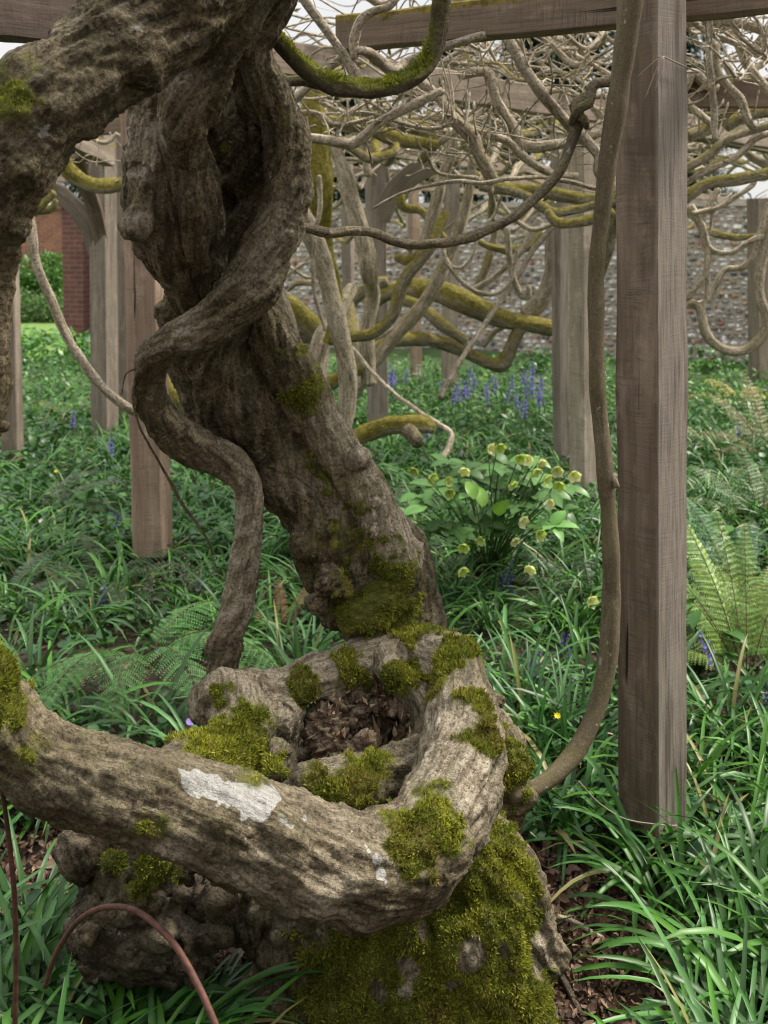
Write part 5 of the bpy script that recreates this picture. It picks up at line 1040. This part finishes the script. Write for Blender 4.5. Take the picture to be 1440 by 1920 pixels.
a = Acc(); branch_into(a, [(*(G(1030,1820)+[0,0,.03]), .008), (*(G(1060,1870)+[0,0,.03]), .008), (*(G(1110,1960)+[0,0,.02]), .006)], 8, 0, .1)
sk2 = thing('fallen_stick', 'dark stick along the right edge of the mossy base at the bottom', 'stick', G(1060, 1880)); a.build('stick', M['bark_dark'], sk2)
# named foreground clumps
def clump(label, u, v, n, L, W, tint, el=(40,80), bend=(1.0,2.2), rad=.04):
    g = G(u, v); t = thing('bluebell_clump', label, 'leaf clump', (g[0], g[1], 0), 'strap leaved clumps round the old wisteria')
    a = Acc(); put(a, straps(np.array([g[0]]), np.array([g[1]]), n, L, W, el, bend, 9, tint, .4, rad)); a.build('leaves', M['leaf'], t)
clump('large dark green strap leaved clump in front of the rusty hoop', 330, 1985, 70, (.26,.42), (.009,.014), (0.026,0.081,0.018), (35,80), (1.0,2.0), .07)
clump('strap leaved clump between the rusty rod and the root burl', 60, 1760, 34, (.25,.38), (.009,.014), (0.034,0.098,0.024), (60,88))
clump('strap leaved clump crossing the bottom left corner', -40, 1990, 44, (.25,.42), (.009,.014), (0.026,0.076,0.018))
clump('strap leaved clump growing round the dark foot of the big post', 1215, 1650, 42, (.24,.42), (.012,.018), (0.041,0.128,0.021), (45,85), (.9,2.2), .06)
clump('strap leaved clump between the mossy side lobe and the big post', 1075, 1560, 46, (.26,.42), (.012,.018), (0.038,0.119,0.027), (40,85), (.8,2.3), .06)
clump('tall upright strap leaved clump behind the curve of the long shoot', 1060, 1440, 52, (.26,.42), (.011,.016), (0.053,0.132,0.045), (60,88), (.5,1.4), .09)
clump('flopping strap leaved clump beside the right edge, level with the post foot', 1390, 1600, 60, (.30,.46), (.011,.017), (0.049,0.145,0.018), (35,75), (.8,1.8), .12)
clump('broad strap leaved clump at the lower right below the big post', 1290, 1760, 52, (.30,.48), (.013,.019), (0.045,0.132,0.021), (35,78), (.8,2.0), .09)
clump('strap leaved clump cut by the bottom right corner', 1420, 1900, 44, (.28,.42), (.012,.018), (0.045,0.136,0.021), (35,78), (.8,2.0), .09)
clump('strap leaved clump on the far left under the reappearing limb', 110, 1500, 44, (.24,.38), (.009,.014), (0.034,0.102,0.018), (50,85))
clump('pale strap leaved clump seen between the twining stem and the trunk', 560, 1270, 50, (.28,.42), (.010,.015), (0.060,0.145,0.048), (55,88), (.5,1.6), .09)
clump('strap leaved clump right of the hollow ring', 990, 1400, 44, (.26,.38), (.011,.016), (0.045,0.128,0.036), (55,88), (.6,1.6), .08)
clump('strap leaved clump behind the big post near the long shoot', 1120, 1300, 44, (.28,.40), (.010,.015), (0.045,0.132,0.030), (50,88), (.6,1.6), .09)
clump('strap leaved clump right of the big post, half way up it', 1370, 1400, 50, (.28,.42), (.010,.016), (0.041,0.128,0.021), (45,88), (.7,1.7), .09)
clump('strap leaved clump below the fern on the left', 60, 1420, 36, (.24,.36), (.009,.014), (0.030,0.093,0.021), (50,85))
# ferns
def frond(base, az, el, L, w, bend, col, npin=24, det=10, name='frond', parent=None, rach=(.10,.055,.03)):
    n = npin; t = np.linspace(0, 1, n+1)[1:]; t = .16+.84*t*.985
    d = rdir(np.array([az]), np.array([el]))[0]; up = np.array([-math.cos(az)*math.sin(el), -math.sin(az)*math.sin(el), math.cos(el)]); side = np.cross(d, up)
    b = max(bend, .05)
    def at(t): return base+np.outer(np.sin(b*t)/b*L, d)-np.outer((1-np.cos(b*t))/b*L, up)
    def fr(t): return np.outer(np.cos(b*t), d)-np.outer(np.sin(b*t), up), np.outer(np.cos(b*t), up)+np.outer(np.sin(b*t), d)
    A = Acc(); pp = at(np.linspace(0, 1, 14)); s_ = spine([(*q, .0022*(1-.8*i/13)+.0003) for i, q in enumerate(pp)], .02); V, f, g = tube_arrays(s_, 5, 0); A.add(V, f, col=np.tile(np.array(rach), (len(V),1)))
    p = at(t); D, U = fr(t); wt = w*np.sin(np.pi*np.clip(.12+.88*t**.8, 0, 1))**.75*.5+.004
    for sgn in (-1, 1):
        pd = nrm(side*sgn*.92+D*.38-U*.18+rf.normal(0, .05, (n,3))); pu = nrm(U+rf.normal(0,.1,(n,3)))
        q = np.linspace(.04, 1, det); nn = n*det
        pb = (p[:,None]+pd[:,None]*(wt[:,None]*q)[...,None]-pu[:,None]*(wt[:,None]*q**2*.22)[...,None]).reshape(-1,3)
        pdd = np.repeat(pd, det, 0); puu = np.repeat(pu, det, 0); pl = (np.minimum(wt*.4, L*.84/n*.72)[:,None]*(1.12-q)[None]**.6+.0015).reshape(-1); ss = np.cross(pdd, puu)
        gap = np.repeat(wt/det, det)
        cc = np.array(col)*(1+.25*rf.normal(0,1,(nn,1)).clip(-1.5,1.5))*np.repeat(rf.uniform(.85,1.15,n), det)[:,None]
        for s2 in (-1, 1):
            V, f, C = leaves(pb, nrm(ss*s2+pdd*.45-puu*.1), puu, pl, np.maximum(gap*1.05, .0026), .4, 1, 'pin', 0, cc); A.add(V, f, col=C)
        V, f, C = leaves(p, pd, pu, wt, .0035, .4, 2, 'pin', 0, np.array(col)*.85); A.add(V, f, col=C)
    return A.build(name, M['leaf'], parent, False)
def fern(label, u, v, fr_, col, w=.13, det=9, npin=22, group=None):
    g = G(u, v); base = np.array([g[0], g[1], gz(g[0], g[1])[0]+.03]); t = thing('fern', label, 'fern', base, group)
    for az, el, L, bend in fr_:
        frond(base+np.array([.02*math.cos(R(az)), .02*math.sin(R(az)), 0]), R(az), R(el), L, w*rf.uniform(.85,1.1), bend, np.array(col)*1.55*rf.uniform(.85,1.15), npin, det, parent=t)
GF = (.062,.145,.040)
fern('soft dull green fern with broad fronds arching beside the foot of the twining stem', 270, 1275, [(-25,62,.70,1.9),(-58,60,.68,1.9),(-88,58,.64,1.9),(-112,58,.68,1.8),(-138,52,.55,1.7),(8,55,.55,1.9),(60,60,.5,1.6)], GF, .21, 11, 22)
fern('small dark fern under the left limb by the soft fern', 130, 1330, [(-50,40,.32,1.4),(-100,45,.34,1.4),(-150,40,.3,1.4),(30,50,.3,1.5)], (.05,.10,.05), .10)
fern('dark brownish fern spreading left of the reddish post', 190, 1120, [(0,45,.5,1.2),(35,50,.5,1.4),(170,45,.5,1.4),(-60,45,.4,1.5),(120,60,.5,1.5),(-120,40,.4,1.4)], (.045,.075,.03), .12)
fern('greyish fern with one long arching frond at the far left', 60, 980, [(20,55,.75,1.5),(60,60,.6,1.4),(150,55,.5,1.5),(-40,40,.4,1.5)], (.075,.095,.065), .12)
fern('yellowish fern at the left near the sagging stem', 120, 790, [(0,50,.5,1.5),(60,55,.5,1.4),(150,50,.6,1.5),(-60,45,.4,1.5),(200,50,.5,1.4)], (.10,.12,.035), .14)
fern('fresh yellow green fern with tall upright fronds right of the big post', 1400, 1300, [(112,72,.62,.6),(95,76,.66,.5),(75,78,.60,.6),(135,66,.60,.7),(105,70,.55,.9),(88,66,.52,1.0),(120,74,.66,.5),(150,70,.55,.8),(40,72,.58,.7),(-20,60,.45,1.2),(60,66,.5,.8),(160,60,.45,1.1),(20,60,.5,.9),(-60,45,.42,1.5),(190,55,.45,1.3)], (.15,.235,.05), .15, 9, 24)
fern('blue green fern frond close behind the right side of the big post', 1375, 1120, [(128,60,.62,.9),(110,66,.60,.9),(60,62,.5,1.1),(160,40,.5,1.2)], (.055,.12,.055), .20, 9, 22)
fern('dark fern at the right edge above the yellow green fern', 1425, 1010, [(95,75,.5,.7),(60,65,.5,1.0),(130,60,.55,1.0),(170,50,.55,1.3),(10,50,.5,1.3)], (.085,.14,.05), .20, 7, 18)
fern('brownish fern at the right edge near the far bay', 1440, 870, [(100,75,.7,.6),(130,65,.7,.9),(160,50,.6,1.3),(200,45,.5,1.4)], (.15,.125,.06), .2, 6, 17)
fern('pale feathery fern right of the big post in the distance', 1330, 860, [(0,40,.6,1.4),(40,50,.6,1.4),(170,45,.6,1.4),(120,60,.5,1.4),(-40,40,.5,1.5)], (.13,.18,.07), .2, 6, 17)
fern('golden fern far off right of the big post', 1385, 770, [(0,50,.6,1.4),(50,50,.6,1.4),(170,45,.6,1.4),(110,60,.6,1.4),(220,45,.5,1.4)], (.26,.23,.04), .2, 6, 16)
fern('grey green fern between the trunk and the hellebore', 765, 1100, [(95,74,.50,.7),(55,60,.45,1.1),(150,60,.42,1.2),(10,48,.50,1.5),(-20,40,.45,1.6)], (.065,.10,.06), .15, 10, 22)
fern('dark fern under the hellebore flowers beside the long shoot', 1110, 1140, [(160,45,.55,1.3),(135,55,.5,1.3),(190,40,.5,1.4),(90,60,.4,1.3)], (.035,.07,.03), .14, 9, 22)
fern('small fern at the left edge above the limb bend', 10, 1150, [(10,50,.42,1.5),(70,60,.42,1.4),(-40,40,.4,1.5)], (.05,.085,.045), .12)
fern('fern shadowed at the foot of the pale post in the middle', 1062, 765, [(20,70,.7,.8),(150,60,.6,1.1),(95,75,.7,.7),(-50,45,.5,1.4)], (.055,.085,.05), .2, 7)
fern('rusty young fern behind the trunk foot', 530, 1210, [(60,70,.34,1.2),(100,75,.3,1.3),(150,60,.3,1.5)], (.16,.075,.035), .05, 6)
# hellebore
hb = G(915, 1075); hel = thing('hellebore', 'large hellebore with broad blue green leaves and pale yellow green flowers', 'hellebore', (hb[0], hb[1], 0))
def along(p0, p1, r, col, acc, n=6, sag=.0):
    p0, p1 = np.array(p0), np.array(p1); mid = (p0+p1)/2+np.array([0,0,sag]); s_ = spine([(*p0, r), (*mid, r*.9), (*p1, r*.7)], .03); V, f, g = tube_arrays(s_, 5, 0); acc.add(V, f, col=np.tile(np.array(col), (len(V),1)))
for (u, v) in [(780,930),(760,965),(800,990),(860,1000),(1055,955),(1035,985),(1065,915),(840,870),(815,910),(1010,900),(1035,925),(985,985),(940,985),(830,985),(1000,860),(870,880),(905,900),(935,880),(955,920),(880,930),(930,950),(965,900),(845,950),(915,985),(975,950),(1000,930),(890,965),(950,870),(860,905)]:
    c = P(u, v, 4.55+rf.uniform(-.15,.25)); a = Acc(); along([hb[0], hb[1], 0], c, .004, (.07,.13,.04), a, sag=.03)
    nlf = rf.integers(6, 8); azs = rf.uniform(0, 6.28)+np.arange(nlf)*6.28/nlf; col = np.array([.11,.235,.065])*rf.uniform(.6,1.5)
    put(a, leaves(np.tile(c, (nlf,1)), rdir(azs, np.full(nlf, .1)+rf.normal(0,.25,nlf)), (0,-.35,1), rf.uniform(.08,.13,nlf), rf.uniform(.042,.064,nlf), rf.uniform(.4,1.0,nlf), 6, 'ovate', .18, col)); a.build('leaf', M['leaf'], hel)
for (u, v, az, el) in [(905,950,95,70),(925,960,-60,30),(890,935,120,60)]:
    c = P(u, v, 4.35); a = Acc(); along([hb[0], hb[1]-.1, 0], c, .003, (.1,.2,.04), a); put(a, leaves(c[None], rdir(np.array([R(az)]), np.array([R(el)])), (.2,-1,.3), .10, .055, .9, 7, 'ovate', .3, (.15,.30,.045))); o = a.build('leaf', M['leaf'], hel); o['label'] = 'bright fresh yellow green leaf'
FL = [(805,893),(835,903),(842,922),(915,842),(975,857),(1015,862),(1020,895),(870,1022),(905,1013),(962,1012),(975,975),(864,1066),(996,1062),(1038,945),(872,878),(1000,880),(1044,880),(1075,888),(958,905),(780,880),(935,835),(1008,1000),(1105,1125),(1050,905),(990,862)]
for i, (u, v) in enumerate(FL):
    c = P(u, v, 4.2+rf.uniform(-.1,.2)); a = Acc(); top = c+np.array([0,.01,.015]); along([hb[0]+rf.normal(0,.05), hb[1], 0], top, .0028, (.12,.17,.06), a, sag=.05)
    face = nrm(np.array([rf.normal(0,.6), -1, rf.uniform(-1.1,.3)])); t1 = nrm(np.cross(face, [0,0,1])); t2 = np.cross(t1, face); an = np.arange(5)*2*np.pi/5+rf.uniform(0,1)
    dd = t1*np.cos(an)[:,None]+t2*np.sin(an)[:,None]; col = np.array([.42,.50,.17]) if rf.random() < .6 else np.array([.62,.62,.38])
    put(a, leaves(np.tile(c, (5,1)), nrm(dd+face*.35), np.tile(face, (5,1)), rf.uniform(.030,.046), .040, -.9, 4, 'ovate', .25, col*rf.uniform(.8,1.15)))
    an = np.arange(14)*2*np.pi/14; dd = t1*np.cos(an)[:,None]+t2*np.sin(an)[:,None]; put(a, leaves(np.tile(c, (14,1)), nrm(dd*.5+face), t1+t2*.3, .014, .002, .1, 1, 'strap', 0, (.55,.5,.2)))
    a.build('flower', M['petal'], hel)
for (u, v, nm) in [(700, 960, 'broad leaved green plant just right of the leaning trunk'), (1110, 700, 'bright leafy plant behind the pale pinkish post'), (1330, 700, 'bright leafy plant at the foot of the flint wall on the right'), (40, 850, 'large leaved plant beside the left limb'), (1010, 700, 'tall leafy plant in front of the wall beyond the bluebells'), (1200, 1180, 'lobed leaf plant hidden beside the big post'), (1310, 1260, 'deep green lobed plant at the right side of the big post')]:
    g = G(u, v); t = thing('leafy_plant', nm, 'plant', (g[0], g[1], 0)); a = Acc(); n = 46
    th0 = rf.uniform(0, 6.28, n); hh = rf.uniform(.05, .30, n); rr_ = rf.uniform(.02,.16,n)
    pos = np.column_stack([g[0]+np.cos(th0)*rr_, g[1]+np.sin(th0)*rr_, hh]); put(a, leaves(pos, rdir(th0, rf.normal(.2,.3,n)), (0,0,1), rf.uniform(.07,.15,n), rf.uniform(.035,.06,n), rf.uniform(.4,1.2,n), 5, 'ovate', .2, np.array([.06,.16,.035])*rf.uniform(.7,1.3,(n,1))))
    for k in range(n): 
        if k % 2 == 0: along([g[0], g[1], -.01], pos[k], .0022, (.06,.12,.03), a)
    a.build('leaves', M['leaf'], t)
# bluebells
def bluebell(seed, scale=1.0, h=.30, bells=13, colr=(.25,.20,.68)):
    r = np.random.default_rng(seed); e = bpy.data.objects.new('bluebell', None); sc.collection.objects.link(e)
    a = Acc(); lean = r.normal(0, .03); pts = [(0,0,-.02,.0026), (lean*.3, 0, h*.5, .0023), (lean, .0, h*.85, .002), (lean+.03, 0, h*1.0, .0012)]
    s_ = spine(pts, .02); V, f, g = tube_arrays(s_, 5, 0); a.add(V, f, col=np.tile(np.array([.06,.10,.05]), (len(V),1))); a.build('stem', M['leaf'], e)
    a = Acc()
    for k in range(bells):
        t = .62+.38*k/bells; i = int(t*(len(s_['p'])-1)); p = s_['p'][i]; az = k*2.4+r.random(); out_ = np.array([math.cos(az), math.sin(az), 0])
        c = p+out_*.010; ax = nrm(out_*.45+np.array([0,0,-1.])); t1 = nrm(np.cross(ax, [1,.2,.1])); t2 = np.cross(ax, t1); an = np.arange(6)*np.pi/3; dd = t1*np.cos(an)[:,None]+t2*np.sin(an)[:,None]; S = .019*(1-.35*k/bells)
        put(a, leaves(c+dd*.0028, nrm(np.tile(ax,(6,1))+dd*.12), dd, S, S*.42, -.9, 3, 'lance', 0, np.array(colr)*r.uniform(.75,1.2)))
    a.build('flower_head', M['petal'], e, False)
    return e
BB = [bluebell(s) for s in (1,2,3)]
BBu = bluebell(4, h=.26, bells=11, colr=(.09,.07,.28))
white = bluebell(5, colr=(.6,.62,.6))
def cp_tree(o, loc, rz, s, label, cat, group):
    c = o.copy(); sc.collection.objects.link(c); c.location = loc; c.rotation_euler = (0, 0, rz); c.scale = (s, s, s)
    for ch in o.children: d = ch.copy(); sc.collection.objects.link(d); d.parent = c
    return tag(c, label, cat, group)
def drop(o):
    for ch in list(o.children): bpy.data.objects.remove(ch)
    bpy.data.objects.remove(o)
far_l = 'violet blue bluebell in the drift growing between the pergola posts in front of the flint wall'
spots = [(135,782,.30,'bluebell at the left below the sagging bare stem',0),(208,832,.30,'pair forming bluebell left of the reddish post',1),(216,962,.24,'small faint bluebell low to the left of the reddish post',3),(960,1052,.24,'dark budded bluebell under the hellebore, the taller',3),(938,1072,.22,'dark budded bluebell under the hellebore, left of the taller one',3),(960,1086,.2,'dark budded bluebell under the hellebore, lowest',3),(1065,1190,.26,'single dark bluebell left of the long shoot in the strap leaves',3),
 (1008,1228,.26,'dim bluebell spike in the strap leaves right of the hollow ring',3),(1352,1212,.26,'open dark bluebell right of the big post below the yellow green fern',2),(1436,1282,.24,'dark bluebell cut by the right edge',3),(370,1078,.2,'faint bluebell in bud right of the reddish post foot',3),(195,1104,.2,'small violet bluebell among ferns at the left',3),(1385,802,.28,'bluebell to the right of the big post near the golden fern',1),(800,806,.25,'bluebell right behind the mossy log',0)]
for i, (u, v, h, lb, k) in enumerate(spots):
    g = G(u, v, h*.85); cp_tree((BB+[BBu])[k], (g[0], g[1], 0), rf.uniform(0,6.28), h/.28, lb, 'bluebell', 'bluebells')
ORD = ['first','second','third','fourth','fifth','sixth','seventh','eighth','ninth','tenth','eleventh','twelfth','thirteenth','fourteenth','fifteenth','sixteenth','seventeenth','eighteenth','nineteenth','twentieth','twenty first','twenty second','twenty third','twenty fourth','twenty fifth','twenty sixth','twenty seventh','twenty eighth','twenty ninth','thirtieth']
for i, (u, v) in enumerate(sorted([(880,700),(888,722),(915,742),(878,735),(905,730),(960,718),(975,708),(985,728),(997,718),(1005,738),(1012,752),(985,755),(968,745),(1000,700),(1055,765),(1048,758),(1025,745),(845,745),(860,735),(760,703),(742,712),(733,722),(725,705),(870,745),(930,725),(945,735),(1015,725),(990,765),(830,730),(1070,780)])):
    g = G(u, v, .27); cp_tree(BB[i % 3], (g[0], g[1], 0), rf.uniform(0,6.28), rf.uniform(1.15,1.45), ORD[i]+' bluebell from the left in the violet drift before the flint wall', 'bluebell', 'bluebell drift')
g = G(787, 690, .3); cp_tree(white, (g[0], g[1], 0), 1, 1.2, 'single white bluebell standing in front of the far wall', 'bluebell', None)
BUD = bluebell(9, h=.26, bells=12, colr=(.16,.15,.12))
BU = [(305,1045),(320,1052),(273,1070),(290,1085),(262,1100),(345,1045),(404,1038),(372,1070),(352,1062),(1185,1440),(1205,1470)]
for i, (u, v) in enumerate(BU):
    g = G(u, v, .22); lb = ORD[sorted(range(9), key=lambda q: BU[q][0]).index(i)]+' dull grey bud spike from the left, below the reddish post' if i < 9 else ('dried dark flower spike rising past the split foot of the big post' if i == 9 else 'second dried flower spike, lower, by the foot of the big post')
    cp_tree(BUD, (g[0], g[1], 0), rf.uniform(0,6.28), rf.uniform(.8,1.0), lb, 'bud spike', 'bud spikes')['category'] = 'bud spike'
for b_ in BB+[BBu, white, BUD]: drop(b_)
def star(label, u, v, z, n, s, col, cat='flower', nm='celandine', ctr=(.5,.4,.05)):
    c = G(u, v, z); t = thing(nm, label, cat, (c[0], c[1], 0)); a = Acc(); along([c[0], c[1]+.01, -.01], c, .0015, (.07,.13,.04), a); a.build('stem', M['leaf'], t); a = Acc()
    face = nrm(np.array([0,-.6,1.])); t1 = np.array([1.,0,0]); t2 = np.cross(t1, face); an = np.arange(n)*2*np.pi/n; dd = t1*np.cos(an)[:,None]+t2*np.sin(an)[:,None]
    put(a, leaves(np.tile(c, (n,1)), nrm(dd+face*.25), np.tile(face, (n,1)), s, s*.5, -.3, 3, 'lance', 0, col)); put(a, leaves(np.tile(c, (6,1)), nrm(dd[:6 if n >= 6 else n][:6]*.6+face)[:6] if n >= 6 else np.tile(face, (6,1)), t1, s*.35, s*.15, .1, 1, 'strap', 0, ctr)); a.build('petals', M['petal'], t, False)
star('bright yellow celandine right of the hollow ring', 1045, 1343, .16, 8, .013, (.85,.66,.03))
star('small yellow flower at the foot of the reddish post', 285, 1076, .12, 8, .014, (.7,.55,.03))
star('yellow celandine at the far left below the arching frond', 106, 884, .14, 8, .018, (.7,.62,.03))
star('yellow celandine right of the reddish post near the twining stem', 382, 882, .14, 8, .016, (.75,.5,.03))
star('tiny yellow celandine right of the reddish post, lower one', 325, 1006, .12, 8, .015, (.75,.62,.03))
star('violet anemone left of the mossy knob of the ring', 358, 1354, .15, 12, .018, (.36,.26,.68), nm='anemone')
star('pale violet flower above the broad fern', 296, 1222, .18, 6, .012, (.38,.30,.65), nm='violet')
star('small white violet flower below the first fern frond', 222, 1235, .15, 5, .012, (.6,.55,.65), nm='violet')
star('violet flower among stems at the left of the reddish post', 193, 1103, .15, 6, .012, (.36,.28,.65), nm='violet')
star('pale lilac flower at the middle right below the hellebore', 1066, 978, .15, 7, .022, (.6,.55,.7), nm='anemone')
star('white flower at the left among dark leaves', 78, 978, .15, 9, .02, (.6,.62,.55), nm='anemone')
for e in ROOTS:
    for ch in e.children: ch.location = ch.location - e.location
